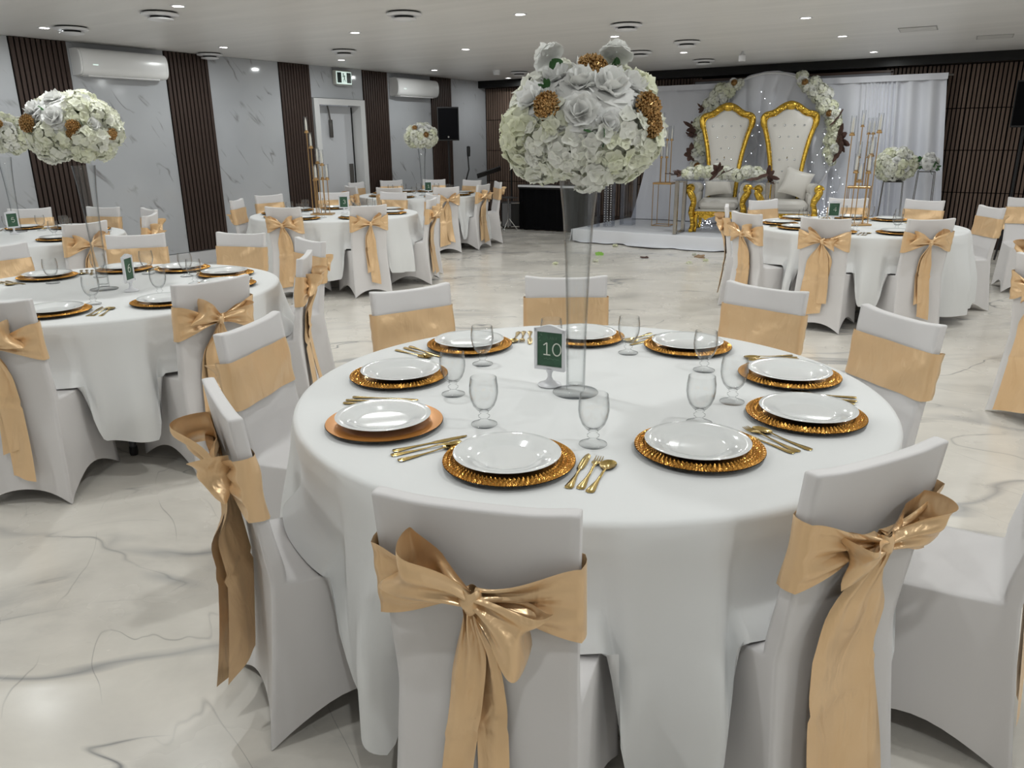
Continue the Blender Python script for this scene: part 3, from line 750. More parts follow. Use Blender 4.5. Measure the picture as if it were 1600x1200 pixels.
def make_table(c, label, ang=0.6, k=1.0):
    t = thing('round_table', label, 'table', (c[0], c[1], 0), ang, 'round banquet tables')
    link('tabletop', _top, t)
    for sx in (-1, 1):
        link('crossbar', _bar, t, (0, sx * 0.46 * k, 0))
        for sy in (-1, 1):
            l = link('leg', _leg, t, (sy * 0.42 * k, sx * 0.46 * k, 0)); link('foot', _foot, l)
    return t
def make_cloth(c, chair_angles, label, seed, gaps=True):
    rng = random.Random(seed)
    NA, NV = 480, 26
    ca = sorted(a % (2 * pi) for a in chair_angles)
    ph = [rng.uniform(0, 6) for _ in range(6)]
    vs = []; fs = []
    vs.append((0, 0, TABLE_Z + 0.004))
    tr = [0.3, 0.6, 0.8, 0.88, 0.905, 0.917, 0.922]
    tz = [0.004, 0.004, 0.004, 0.004, 0.0035, 0.000, -0.008]
    seedgap = [rng.uniform(0, 1) for _ in ca]
    prof = []
    for i in range(NA):
        th = 2 * pi * i / NA
        dist = min((abs((th - a + pi) % (2 * pi) - pi), q) for q, a in enumerate(ca)) if ca else (1.0, 0)
        d = dist[0]
        # width of this gap between chairs
        nxt = min(((a - th) % (2 * pi)) or 2 * pi for a in ca); prv = min(((th - a) % (2 * pi)) for a in ca)
        gap = nxt + prv; mid = prv / gap
        gi = int((th - prv) * 100) % 7
        low = 0.15 + 0.04 * sin(3 * th + ph[0]) + 0.03 * sin(gi * 2.1 + seed)
        k = smooth01((d - radians(12.0)) / radians(4.5))
        hem = lerp(0.478 + 0.01 * sin(9 * th + ph[1]), max(0.09, low), k)
        flare = k * sin(pi * max(0, min(1, (mid - 0.25) / 0.5))) ** 0.8 if gap < 2 else 0.5
        prof.append((th, hem, k, flare, d))
    for i, (th, hem, k, fl, d) in enumerate(prof):
        for r, z in zip(tr, tz): vs.append((r * cos(th), r * sin(th), TABLE_Z + z + (0.0012 * sin(7 * th + r * 9 + ph[2]) if r < 0.85 else 0)))
        z0 = TABLE_Z - 0.008
        for j in range(1, NV + 1):
            v = j / NV
            z = lerp(z0, hem, v); drop = (z0 - z)
            r = 0.922 + 0.012 * min(1, drop / 0.05)
            fold = sin(13 * th + ph[3] + 1.2 * sin(3 * th + ph[4])) * 0.55 + sin(23 * th + ph[5]) * 0.3
            r += drop * (0.060 * fold * (0.35 + 0.65 * k)) + fl * 0.105 * smooth01(drop / 0.45) * (0.8 + 0.35 * fold)
            r += (1 - k) * 0.045 * smooth01((v - 0.72) / 0.28)                    # laid on the seat
            r -= (1 - k) * 0.020 * sin(pi * v)
            if k < 0.5 and v > 0.97: z = max(z, 0.474)
            vs.append((r * cos(th), r * sin(th), z))
    ROW = len(tr) + NV
    for i in range(NA):
        i2 = (i + 1) % NA; a = 1 + i * ROW; b = 1 + i2 * ROW
        fs.append((0, a, b))
        for j in range(ROW - 1): fs.append((a + j, a + j + 1, b + j + 1, b + j))
    mb = MB(); mb.v = vs; mb.f = fs
    o = mb.obj('tablecloth', M['cloth'], None, (c[0], c[1], 0), angle=None)
    return tag(o, label, 'tablecloth', 'white round tablecloths')
# ================================================================== things on the tables
TZ = TABLE_Z + 0.0055
def charger_mesh(pattern):
    mb = MB(); NA = 350 if pattern else 72
    rs = [0.001, 0.06, 0.116] + [0.1205 + 0.0027 * q for q in range(16)] + [0.1655] if pattern else [0.001, 0.06, 0.112, 0.122, 0.135, 0.15, 0.160, 0.165]
    def z_of(r):
        t = smooth01((r - 0.112) / 0.014) if r < 0.13 else 1 + 0.35 * (r - 0.13) / 0.035
        return 0.006 + 0.006 * t
    vs = []; fs = []
    for k, r in enumerate(rs):
        for i in range(NA):
            a = 2 * pi * i / NA
            z = z_of(r)
            if pattern and 0.12 < r < 0.164:
                ring = (r - 0.1205) / 0.0108; z += 0.0042 * sin(2 * pi * ring) * (0.55 + 0.75 * sin(70 * a + floor(ring) * 2.2))
            vs.append((r * cos(a), r * sin(a), z))
    for k in range(len(rs) - 1):
        for i in range(NA):
            i2 = (i + 1) % NA; fs.append((k * NA + i, k * NA + i2, (k + 1) * NA + i2, (k + 1) * NA + i))
    mb.add(vs, fs)
    return mb.mesh('plate_face', M['charger'] if pattern else M['charger_plain'], smooth=not pattern, angle=None)
CH_FACE, CH_PLAIN = charger_mesh(True), charger_mesh(False)
CH_UNDER = MB().lathe([(0.001, 0.0), (0.112, 0.0), (0.118, 0.004), (0.164, 0.0105), (0.1662, 0.0118), (0.1655, 0.0125)], 64).mesh('underside', M['charger_under'])
PLATE = MB().lathe([(0.001, 0.0045), (0.07, 0.0045), (0.083, 0.0065), (0.092, 0.013), (0.120, 0.0195), (0.1335, 0.0225), (0.1350, 0.0240), (0.1335, 0.0250), (0.119, 0.0225), (0.091, 0.0165), (0.080, 0.0095), (0.068, 0.0075), (0.001, 0.0075)], 64).mesh('dinner_plate', M['plate'], angle=60)
def goblet_parts():
    bowl = [(0.0095, 0.046), (0.018, 0.050), (0.0290, 0.066), (0.0355, 0.086), (0.0385, 0.108), (0.0380, 0.130), (0.0350, 0.155), (0.0342, 0.157), (0.0334, 0.155), (0.0364, 0.130), (0.0369, 0.108), (0.0340, 0.087), (0.0275, 0.068), (0.017, 0.055), (0.001, 0.0515)]
    foot = [(0.001, 0.0), (0.034, 0.0), (0.0358, 0.002), (0.0355, 0.0045), (0.026, 0.008), (0.0135, 0.014), (0.0095, 0.019), (0.0105, 0.023), (0.0155, 0.027), (0.0160, 0.031), (0.0115, 0.0345), (0.0095, 0.0385), (0.0130, 0.0425), (0.0125, 0.0455), (0.001, 0.048)]
    bowl = [(r * 1.06, z * 0.90) for r, z in bowl]; foot = [(r * 1.04, z * 0.90) for r, z in foot]
    return MB().lathe(bowl, 32).mesh('bowl', M['glass'], angle=70), MB().lathe(foot, 32).mesh('stem', M['stem_glass'], angle=70)
M['stem_glass'] = glass_mat('thick_glass', (0.993, 0.995, 0.995), (0.10, 0.11, 0.12), 0.35, 5.0)

G_BOWL, G_STEM = goblet_parts()
def flat_blade(outline, thick, bend=None, n=1):
    # outline: list of (y, half width); a flat strip in the xy plane with a bend profile z(y)
    mb = MB(); top = []; bot = []
    for y, hw in outline:
        z = bend(y) if bend else 0.0
        mb.v += [(-hw, y, z), (-hw * 0.45, y, z + thick), (hw * 0.45, y, z + thick), (hw, y, z), (0, y, z - 0.0004)]
    for i in range(len(outline) - 1):
        a, b = i * 5, i * 5 + 5
        for q in range(5): mb.f.append((a + q, a + (q + 1) % 5, b + (q + 1) % 5, b + q))
    mb.f.append((0, 1, 2, 3, 4)); e = (len(outline) - 1) * 5; mb.f.append((e + 4, e + 3, e + 2, e + 1, e))
    return mb
def hz(y): return 0.0035 + 0.004 * smooth01((y + 0.02) / 0.06) * (1 - smooth01((y - 0.05) / 0.04))
handle = [(-0.098, 0.004), (-0.095, 0.0095), (-0.085, 0.0110), (-0.06, 0.0080), (-0.03, 0.0045), (0.0, 0.0035), (0.030, 0.0034)]
def build_cutlery():
    f = flat_blade(handle + [(0.042, 0.0045), (0.050, 0.0105), (0.060, 0.0120), (0.064, 0.0120)], 0.0016, hz)
    for k in range(4):
        x = -0.0093 + 0.0062 * k
        f.tube([(x, 0.062, 0.0045), (x, 0.080, 0.0045), (x * 0.97, 0.098, 0.0072)], [0.0019, 0.0018, 0.0009], 5)
    s = flat_blade(handle + [(0.036, 0.0034)], 0.0016, hz)
    def bowl(u, v):
        a = 2 * pi * u; r = v
        y = 0.066 + 0.031 * r * sin(a) * (1 - 0.1 * sin(a)); x = 0.0205 * r * cos(a)
        return (x, y, 0.0075 - 0.006 * (1 - r * r))
    s.grid(bowl, 20, 5, cu=True); s.grid(lambda u, v: tuple(Vector(bowl(u, v)) - Vector((0, 0, 0.0012))), 20, 5, cu=True)
    k = flat_blade(handle[:-1] + [(0.012, 0.0045), (0.022, 0.0085), (0.05, 0.0100), (0.085, 0.0095), (0.108, 0.0070), (0.116, 0.0015)], 0.0016, lambda y: 0.0035)
    return (k.mesh('knife', M['cutlery'], angle=50), f.mesh('fork', M['cutlery'], angle=50), s.mesh('spoon', M['cutlery'], angle=50))
KNIFE, FORK, SPOON = build_cutlery()

def place_setting(c, ang, tname, phrase, rng, plain=False, cutlery=True, glass=True, plate_pos=None, glass_pos=None, cut_pos=None, cut_rot=None):
    # local frame of the sitter: inward = towards the table centre, right = the sitter's right hand
    iw = Vector((-cos(ang), -sin(ang), 0)); rt = Vector((iw.y, -iw.x, 0))
    C = Vector((c[0], c[1], 0)); base = C - iw * 0.66
    if plate_pos: base = Vector((plate_pos[0], plate_pos[1], 0))
    else: base += iw * rng.uniform(-0.015, 0.015) + rt * rng.uniform(-0.02, 0.02)
    o = thing('charger_plate', ('plain copper charger plate' if plain else 'gold beaded charger plate') + ' on %s, %s' % (tname, phrase), 'charger plate', (base.x, base.y, TZ), rng.uniform(0, 6), 'charger plates')
    link('plate_face', CH_PLAIN if plain else CH_FACE, o); link('underside', CH_UNDER, o)
    d = base + Vector((rng.uniform(-0.006, 0.006), rng.uniform(-0.006, 0.006), 0))
    p = link('dinner_plate', PLATE, None, (d.x, d.y, TZ + 0.0075), 0)
    tag(p, 'white dinner plate on %s, %s' % (tname, phrase), 'plate', 'white dinner plates')
    if glass:
        g = base + iw * 0.205 + rt * 0.10 + Vector((rng.uniform(-0.02, 0.02), rng.uniform(-0.02, 0.02), 0))
        if glass_pos: g = Vector((glass_pos[0], glass_pos[1], 0))
        go = thing('water_goblet', 'clear glass water goblet on %s, %s' % (tname, phrase), 'glass', (g.x, g.y, TZ), 0, 'water goblets')
        link('bowl', G_BOWL, go); link('stem', G_STEM, go)
    if cutlery:
        q = base + rt * 0.216 + iw * 0.0
        if cut_pos: q = Vector((cut_pos[0], cut_pos[1], 0))
        a0 = atan2(iw.y, iw.x) - pi / 2 + (rng.uniform(-0.12, 0.12) if cut_rot is None else cut_rot)
        for k, (nm, me, cn) in enumerate((('knife', KNIFE, 'dinner knife'), ('fork', FORK, 'dinner fork'), ('spoon', SPOON, 'table spoon'))):
            r2 = Vector((cos(a0), sin(a0), 0))
            w_ = q + r2 * ((k - 1) * 0.029) + Vector((-r2.y, r2.x, 0)) * rng.uniform(-0.008, 0.008)
            z = TZ - 0.002
            e = link(nm, me, None, (w_.x, w_.y, z), a0 + rng.uniform(-0.09, 0.09))
            tag(e, 'gilded %s on %s, %s' % (cn, tname, phrase), nm, 'gilded cutlery')

def seat_phrases(c, angs, rad=0.66):
    # near / far side of the table and the order from the left as the photograph shows it
    cx, cy = image_xy((c[0], c[1], TZ)); info = []
    for k, a in enumerate(angs):
        x, y = image_xy((c[0] + rad * cos(a), c[1] + rad * sin(a), TZ)); info.append((k, x, y > cy))
    out = {}
    for near in (True, False):
        row = sorted([q for q in info if q[2] == near], key=lambda q: q[1])
        for j, q in enumerate(row): out[q[0]] = '%s side, %s' % ('near' if near else 'far', row_phrase(j, len(row)))
    return out

# ------------------------------------------------------------------ number signs
def text_mesh(body, size, m, name, depth=0.0006):
    cu = bpy.data.curves.new('t', 'FONT'); cu.body = body; cu.size = size; cu.align_x = 'CENTER'; cu.align_y = 'CENTER'; cu.extrude = depth
    o = bpy.data.objects.new('t', cu); COL.objects.link(o)
    dg = bpy.context.evaluated_depsgraph_get(); dg.update()
    me = bpy.data.meshes.new_from_object(o.evaluated_get(dg)); me.name = name
    bpy.data.objects.remove(o); bpy.data.curves.remove(cu)
    me.materials.clear(); me.materials.append(m)
    for v in me.vertices: v.co = Vector((v.co.x, -v.co.z, v.co.y))          # stand the text up, facing -y
    return me
def arc(cx, cz, rx, rz_, a0, a1, n=24): return [(cx + rx * cos(a0 + (a1 - a0) * i / n), cz + rz_ * sin(a0 + (a1 - a0) * i / n)) for i in range(n + 1)]
DIGIT = {
 '1': [[(-0.32, 0.78), (-0.05, 0.98), (-0.02, 0.98)], [(-0.02, 1.0), (-0.02, 0.0)], [(-0.32, 0.0), (0.30, 0.0)]],
 '0': [arc(0, 0.5, 0.36, 0.5, 0, 2 * pi, 40)],
 '6': [arc(0, 0.32, 0.33, 0.32, 0, 2 * pi, 32), arc(0.32, 0.36, 0.65, 0.66, pi, pi * 0.52, 16)],
 '5': [[(0.26, 1.0), (-0.24, 1.0), (-0.30, 0.56)], arc(-0.02, 0.33, 0.34, 0.33, pi * 0.80, -pi * 0.78, 26)],
 '3': [arc(-0.02, 0.74, 0.30, 0.26, pi * 0.85, -pi * 0.5, 20), arc(-0.02, 0.26, 0.34, 0.26, pi * 0.5, -pi * 0.85, 20)],
 '4': [[(0.12, 0.0), (0.12, 1.0), (-0.36, 0.3), (0.36, 0.3)]],
}
def digits_mesh(txt, h, stroke):
    mb = MB(); adv = h * 0.86; x0 = -adv * (len(txt) - 1) / 2
    for i, ch in enumerate(txt):
        for st in DIGIT[ch]:
            mb.tube([(x0 + adv * i + px * h, 0, (pz - 0.5) * h) for px, pz in st], stroke, 6)
    for k, v in enumerate(mb.v): mb.v[k] = (v[0], v[1] * 0.15, v[2])
    return mb.mesh('number', M['card_text'])
def table_sign(c, face, number, label):
    # face = direction the card looks to
    o = thing('table_number_sign', label, 'sign', (c[0], c[1], TZ), face + pi / 2, 'table number signs')
    W_, Z0, Z1 = 0.054, 0.052, 0.190
    out = [(-W_, Z0), (W_, Z0), (W_, Z1)]
    for i in range(1, 12):
        t = i / 12; x = W_ - 2 * W_ * t
        out.append((x, Z1 + 0.010 * sin(pi * t) ** 2 + 0.003 * (1 - abs(2 * t - 1))))
    out.append((-W_, Z1))
    inn = [(-W_ + 0.010, Z0 + 0.013), (W_ - 0.010, Z0 + 0.013), (W_ - 0.010, Z1 - 0.010), (-W_ + 0.010, Z1 - 0.010)]
    f = MB()
    f.box((0, 0, Z0 + 0.006), (2 * W_, 0.013, 0.013), bev=0.002); f.box((-W_ + 0.005, 0, (Z0 + Z1) / 2), (0.011, 0.013, Z1 - Z0), bev=0.002); f.box((W_ - 0.005, 0, (Z0 + Z1) / 2), (0.011, 0.013, Z1 - Z0), bev=0.002)
    top = [(-W_, Z1 - 0.011), (W_, Z1 - 0.011)] + out[2:]
    f.prism(top, -0.0065, 0.0065)
    f.box((0, 0.003, (Z0 + Z1) / 2), (2 * W_ - 0.01, 0.004, Z1 - Z0 - 0.01))
    f.obj('frame', M['frame_white'], o, smooth=False)
    card = MB().box((0, -0.0005, (Z0 + Z1) / 2 + 0.001), (2 * W_ - 0.022, 0.003, Z1 - Z0 - 0.024)).obj('card', M['card'], o, smooth=False)
    link('number', digits_mesh(number, 0.040, 0.0022), card, (0.008, -0.0024, 0.123))
    link('lettering', text_mesh('TABLE', 0.013, M['card_faint'], 'lettering'), card, (0.008, -0.0022, 0.158))
    ln = MB()
    for k in range(9): ln.box((-0.018 + 0.006 * k, -0.0022, 0.090 + 0.0015 * sin(k * 2.3)), (0.0042, 0.0006, 0.0022 + 0.0008 * (k % 2)))
    ln.obj('small_print', M['card_faint'], card, smooth=False)
    lf = MB()
    for k, (x, z, a) in enumerate(((-0.036, 0.176, 0.4), (-0.030, 0.168, -0.6), (-0.037, 0.158, 0.9), (-0.028, 0.178, 1.6), (-0.034, 0.148, 0.2))):
        lf.add([(x + dx * cos(a) - dz * sin(a), -0.0022, z + dx * sin(a) + dz * cos(a)) for dx, dz in ((-0.006, 0), (0, 0.002), (0.006, 0), (0, -0.002))], [(0, 1, 2, 3)])
    lf.obj('leaf_print', M['card_faint'], card, smooth=False)
    MB().lathe([(0.001, 0.0), (0.036, 0.0), (0.039, 0.003), (0.036, 0.007), (0.026, 0.010), (0.012, 0.018), (0.0075, 0.028), (0.0075, 0.040), (0.012, 0.050), (0.012, 0.056)], 28).obj('pedestal', M['frame_white'], o)
    return o
# ================================================================== flowers
def basis(n):
    n = Vector(n).normalized(); a = Vector((0, 0, 1)) if abs(n.z) < 0.9 else Vector((1, 0, 0))
    x = a.cross(n).normalized(); return x, n.cross(x), n
def add_petal(mb, o, x, y, n, length, width, cup, ruffle=0.0, seg=3, tip=0.35, ph=0.0):
    # petal from o along x, side y, normal n
    vs = []
    for i in range(seg + 1):
        t = i / seg; w = width * (0.30 + 1.0 * sin(pi * min(1, 0.12 + 0.80 * t)) ** 0.8 * 0.75) * (1 if t < 1 else tip + 0.35)
        for j in (-1, 0, 1):
            h = cup * length * t * t + 0.10 * width * (1 if j else 0) + ruffle * sin(5 * t + j * 2 + ph) * width
            vs.append(o + x * (length * t) + y * (w * 0.5 * j) + n * h)
    fs = [(i * 3 + j, i * 3 + j + 1, (i + 1) * 3 + j + 1, (i + 1) * 3 + j) for i in range(seg) for j in (0, 1)]
    mb.add(vs, fs)
def hydrangea_mesh(seed, R=0.056, n=34, fl=0.0245):
    rng = random.Random(seed); mb = MB()
    for k in range(n):
        z = 1 - 1.55 * (k + 0.5) / n; a = k * 2.39996 + rng.uniform(-.2, .2); r = sqrt(max(0, 1 - z * z))
        d = Vector((r * cos(a), r * sin(a), z)); d = (d + Vector((rng.uniform(-.16, .16), rng.uniform(-.16, .16), rng.uniform(-.16, .16)))).normalized()
        x, y, nn = basis(d); o = d * R * rng.uniform(0.82, 1.10); th = rng.uniform(0, 1.57)
        for q in range(4):
            t = th + q * pi / 2 + rng.uniform(-.12, .12)
            ax = x * cos(t) + y * sin(t); ay = -x * sin(t) + y * cos(t)
            add_petal(mb, o, ax, ay, nn, fl * rng.uniform(0.85, 1.15), fl * 1.15, rng.uniform(-0.05, 0.28), 0.08, 2, 0.5, rng.uniform(0, 6))
    return mb.mesh('hydrangea', M['petal'], angle=None, fixn=False)
def rose_mesh(seed, R=0.056):
    rng = random.Random(seed); mb = MB()
    # rings of petals: count, reach, rise of the rim, width
    rings = [(3, 0.26, 0.62, 0.30), (4, 0.44, 0.56, 0.44), (5, 0.66, 0.42, 0.58), (5, 0.88, 0.20, 0.74), (6, 1.05, -0.06, 0.82)]
    for ri, (n, reach, rise, wd) in enumerate(rings):
        for q in range(n):
            a = 2 * pi * (q + 0.5 * (ri % 2)) / n + rng.uniform(-.2, .2); k = rng.uniform(0.92, 1.08)
            out = Vector((cos(a), sin(a), 0)); side = Vector((-sin(a), cos(a), 0)); vs = []; S, T = 4, 4
            for i in range(S + 1):
                t = i / S
                for j in range(T + 1):
                    s_ = j / T * 2 - 1
                    w = R * wd * (0.35 + 0.75 * sin(pi * (0.10 + 0.68 * t)))
                    rad = R * reach * k * (0.12 + 0.88 * t ** 0.9)
                    h = R * (rise * t ** 1.3 + 0.10 * sin(3.1 * s_ + q + ri) * t * t - (0.16 * max(0, t - 0.7) / 0.3 if ri > 1 else 0))
                    p = out * rad * (1 - 0.24 * s_ * s_ * (0.4 + 0.6 * t)) + side * w * s_ + Vector((0, 0, h + R * 0.10 * s_ * s_ * (1 if ri < 3 else -0.6)))
                    vs.append(p)
            mb.add(vs, [(i * (T + 1) + j, i * (T + 1) + j + 1, (i + 1) * (T + 1) + j + 1, (i + 1) * (T + 1) + j) for i in range(S) for j in range(T)])
    return mb.mesh('rose', M['petal_white'], angle=None, fixn=False)
def berry_mesh(seed, R=0.034, n=110):
    rng = random.Random(seed); mb = MB()
    for k in range(n):
        z = 1 - 1.6 * (k + 0.5) / n; a = k * 2.39996; r = sqrt(max(0, 1 - z * z))
        p = Vector((r * cos(a), r * sin(a), z * 0.75)) * R * rng.uniform(0.92, 1.08)
        s = R * rng.uniform(0.13, 0.20)
        mb.add([p + Vector(v) * s for v in ((1, 0, 0), (-1, 0, 0), (0, 1, 0), (0, -1, 0), (0, 0, 1), (0, 0, -1))], [(0, 2, 4), (2, 1, 4), (1, 3, 4), (3, 0, 4), (2, 0, 5), (1, 2, 5), (3, 1, 5), (0, 3, 5)])
    mb.sphere((0, 0, 0), R * 0.92, 12, 8, (1, 1, 0.75))
    return mb.mesh('gold_berry_cluster', M['gold_berry'], smooth=False)
def leaf_mesh(m, name, length=0.06, width=0.03, n=3, seed=1):
    rng = random.Random(seed); mb = MB()
    for k in range(n):
        a = (k - (n - 1) / 2) * 0.8 + rng.uniform(-.2, .2)
        ax = Vector((sin(a), 0, cos(a))); ay = Vector((cos(a), 0, -sin(a)))
        add_petal(mb, Vector((0, 0, 0)), ax, ay, Vector((0, 1, 0)), length * rng.uniform(0.8, 1.2), width, rng.uniform(-.3, .3), 0.05, 4, 0.05)
    return mb.mesh(name, m, angle=None, fixn=False)
HYD = [hydrangea_mesh(100 + i) for i in range(4)]
ROSE = [rose_mesh(200 + i) for i in range(3)]
BERRY = [berry_mesh(300 + i) for i in range(2)]
LEAF = leaf_mesh(M['leaf'], 'leaf', 0.05, 0.026, 3, 5)
DRY = [leaf_mesh(M['dry_leaf'], 'dried_leaf', 0.13, 0.05, 4, 6), leaf_mesh(M['dry_leaf'], 'dried_leaf', 0.11, 0.06, 5, 7)]
def put(me, name, parent, loc, nrm, rng, scale=1.0):
    o = link(name, me, parent, loc)
    q = Vector(nrm).normalized().to_track_quat('Z', 'Y').to_euler()
    m = Vector(nrm).normalized().to_track_quat('Z', 'Y').to_matrix() @ Matrix.Rotation(rng.uniform(0, 6.28), 3, 'Z')
    o.rotation_euler = m.to_euler(); o.scale = (scale, scale, scale)
    return o
def flower_ball(loc, label, group, rx, rz, n, seed, roses=(), berries=(), leaves=(), hs=1.0, core=True, cat='flowers', low=-0.75, strays=()):
    rng = random.Random(seed)
    o = thing('flower_arrangement', label, cat, loc, 0, group)
    if core:
        c = MB(); c.sphere((0, 0, 0), 1.0, 16, 10, (rx * 0.80, rx * 0.80, rz * 0.80)); c.obj('floral_core', M['floral_core'], o)
    taken = []
    for (d, s) in roses:
        d = Vector(d).normalized(); p = Vector((d.x * rx, d.y * rx, d.z * rz)) * 0.90
        put(ROSE[rng.randrange(3)], 'rose', o, p, (d.x, d.y, d.z + 0.15), rng, s); taken.append((d, 0.32 * s))
    for (d, s) in berries:
        d = Vector(d).normalized(); p = Vector((d.x * rx, d.y * rx, d.z * rz)) * 1.03
        put(BERRY[rng.randrange(2)], 'gold_berry_cluster', o, p, d, rng, s); taken.append((d, 0.20 * s))
    for k in range(n):
        z = 1 - (1 - low) * (k + 0.5) / n; a = k * 2.39996; r = sqrt(max(0, 1 - z * z))
        d = (Vector((r * cos(a), r * sin(a), z)) + Vector((rng.uniform(-.1, .1), rng.uniform(-.1, .1), rng.uniform(-.08, .08)))).normalized()
        if any((d - t).length < q for t, q in taken): continue
        p = Vector((d.x * rx, d.y * rx, d.z * rz)) * rng.uniform(0.74, 0.88)
        put(HYD[rng.randrange(4)], 'hydrangea', o, p, d, rng, hs * rng.uniform(0.9, 1.15))
    for d, s in leaves:
        d = Vector(d).normalized(); put(LEAF, 'leaf', o, Vector((d.x * rx, d.y * rx, d.z * rz)) * 0.95, d, rng, s)
    for p, d, s in strays:                                  # blooms standing proud on their own stems
        q = put(ROSE[rng.randrange(3)], 'rose', o, p, d, rng, s)
        put(LEAF, 'leaf', o, Vector(p) - Vector(d).normalized() * 0.025 * s, (-Vector(d)), rng, 0.75 * s)
        MB().tube([Vector(p) * 0.55, Vector(p) - Vector(d).normalized() * 0.02], 0.0022, 5).obj('stem', M['leaf'], o)
    return o
def trumpet_vase(loc, h, label):
    o = thing('trumpet_vase', label, 'vase', loc, 0, 'tall glass vases')
    z0 = 0.012
    out = [(0.0295, z0), (0.0300, 0.10), (0.0325, 0.25), (0.038, 0.42), (0.047, 0.56), (0.058, h)]
    out = [(r, z if z < 0.2 else z0 + (z - z0) * h / h) for r, z in out]
    inn = [(r - 0.0028, z) for r, z in out[::-1]][:-1] + [(0.026, 0.03), (0.001, 0.026)]
    MB().lathe(out + inn, 40).obj('tube', M['vase'], o, angle=70)
    MB().lathe([(0.001, 0.0), (0.070, 0.0), (0.0725, 0.0025), (0.071, 0.005), (0.045, 0.008), (0.031, 0.014), (0.001, 0.0145)], 40).obj('foot', M['stem_glass'], o, angle=60)
    return o

# ================================================================== candle stands
def candle_rods(o, rods, mats=('gold_rod',), rod_r=0.0045, cup_r=0.018, tube_r=0.022, tube_h=0.17, candle_h=0.11):
    for (x, y, z0, z1) in rods:
        r_ = MB().tube([(x, y, z0), (x, y, z1)], rod_r, 8).obj('rod', M['gold_rod'], o)
        MB().lathe([(0.001, 0), (cup_r * 1.25, 0.0), (cup_r * 1.35, 0.008), (cup_r * 1.25, 0.016), (cup_r * 0.9, 0.02), (cup_r * 0.9, 0.03), (0.001, 0.03)], 14, (x, y, z1)).obj('candle_cup', M['gold_rod'], r_)
        MB().lathe([(0.011, 0.028), (0.0105, candle_h), (0.008, candle_h + 0.02), (0.004, candle_h + 0.04), (0.001, candle_h + 0.052)], 10, (x, y, z1)).obj('candle', M['wax'], r_)
        MB().lathe([(tube_r, 0.022), (tube_r, tube_h), (tube_r - 0.0015, tube_h), (tube_r - 0.0015, 0.022)], 18, (x, y, z1)).obj('glass_tube', M['glass'], r_)
def table_candelabra(loc, rz, label, rods, plate=(0.24, 0.16)):
    o = thing('candelabra', label, 'candle stand', loc, rz, 'gold table candelabras')
    MB().box((0, 0, 0.008), (plate[0], plate[1], 0.016), bev=0.003).obj('base', M['gold_rod'], o, smooth=False)
    candle_rods(o, rods)
    return o
def floor_candelabra(loc, rz, label, rods, w=0.28, h=0.60):
    o = thing('floor_candelabra', label, 'candle stand', loc, rz, 'gold floor candelabras')
    f = MB()
    for sx in (-1, 1):
        for sy in (-1, 1): MB().tube([(sx * w / 2, sy * w / 2, 0.006), (sx * w / 2, sy * w / 2, h)], 0.006, 6).obj('leg', M['gold_rod'], o)
        f.tube([(sx * w / 2, -w / 2, 0.008), (sx * w / 2, w / 2, 0.008)], 0.006, 6); f.tube([(-w / 2, sx * w / 2, 0.008), (w / 2, sx * w / 2, 0.008)], 0.006, 6)
    f.obj('base_frame', M['gold_rod'], o)
    MB().box((0, 0, h + 0.01), (w + 0.02, w + 0.02, 0.03), bev=0.004).obj('top_plate', M['gold_rod'], o, smooth=False)
    candle_rods(o, rods, rod_r=0.007, cup_r=0.02, tube_r=0.026, tube_h=0.22, candle_h=0.13)
    return o
# ================================================================== the tables and everything on them
D = radians
T10, T6, T3, TM, TB, TR = (7.92, -10.72), (4.80, -10.52), (1.58, -9.55), (2.52, -6.55), (1.32, -3.62), (7.73, -5.16)
def polar(c, deg, r=1.17): return (c[0] + r * cos(D(deg)), c[1] + r * sin(D(deg)))
def seat_at(c, pos, label, group, bow, turn=0.0):
    make_chair(pos, atan2(c[1] - pos[1], c[0] - pos[0]) + turn, label, group, bow)
G10 = 'chairs around table 10'
for pos, label, bow, turn in (
    ((8.29, -11.85), 'white covered chair nearest the camera, narrow gold bow tails hanging down its back', 'front', 0.0),
    ((8.86, -11.25), 'white covered chair at lower right with one wide gold sash tail', 'right', 0.0),
    ((9.20, -10.69), 'white covered chair cut off by right edge, only its seat showing', 'a', 0.0),
    ((8.71, -9.81), 'white covered chair facing us right of table 10, wide sash tilted', 'b', 0.0),
    ((8.14, -9.50), 'white covered chair behind table 10, in front of the stage side table', 'c', -0.1),
    ((7.27, -9.71), 'white covered chair directly behind the tall flower vase of table 10', 'd', 0.0),
    ((6.83, -10.31), 'white covered chair behind table 10, left of the tall flower vase', 'a', 0.0),
    ((6.78, -11.13), 'white covered chair facing right, between table 10 and the left table', 'b', 0.0),
    ((7.41, -11.72), 'white covered chair seen edge on left of table 10, bow jutting left', 'left', 0.0)):
    seat_at(T10, pos, label, G10, bow, turn)
G6 = 'chairs around the left table'
for deg, r, label, bow in (
    (-6, 1.12, 'white covered chair with gold bow, back to us, right front of left table', 'b'),
    (39, 1.10, 'white covered chair turned side on, bow pointing right, beside the left table', 'a'),
    (74, 1.25, 'white covered chair facing us, half hidden behind side-on chair of left table', 'c'),
    (108, 1.30, 'white covered chair facing us at the back of left table, under slatted strip', 'd'),
    (141, 1.28, 'white covered chair facing us behind the vase and number sign of left table', 'a'),
    (181, 1.20, 'white covered chair back cut by left edge, behind glasses of left table', 'b'),
    (-52, 1.17, 'white covered chair at lower left cut by the frame, seat showing right', 'c')):
    seat_at(T6, polar(T6, deg, r), label, G6, bow)
G3 = 'chairs around the far left table'
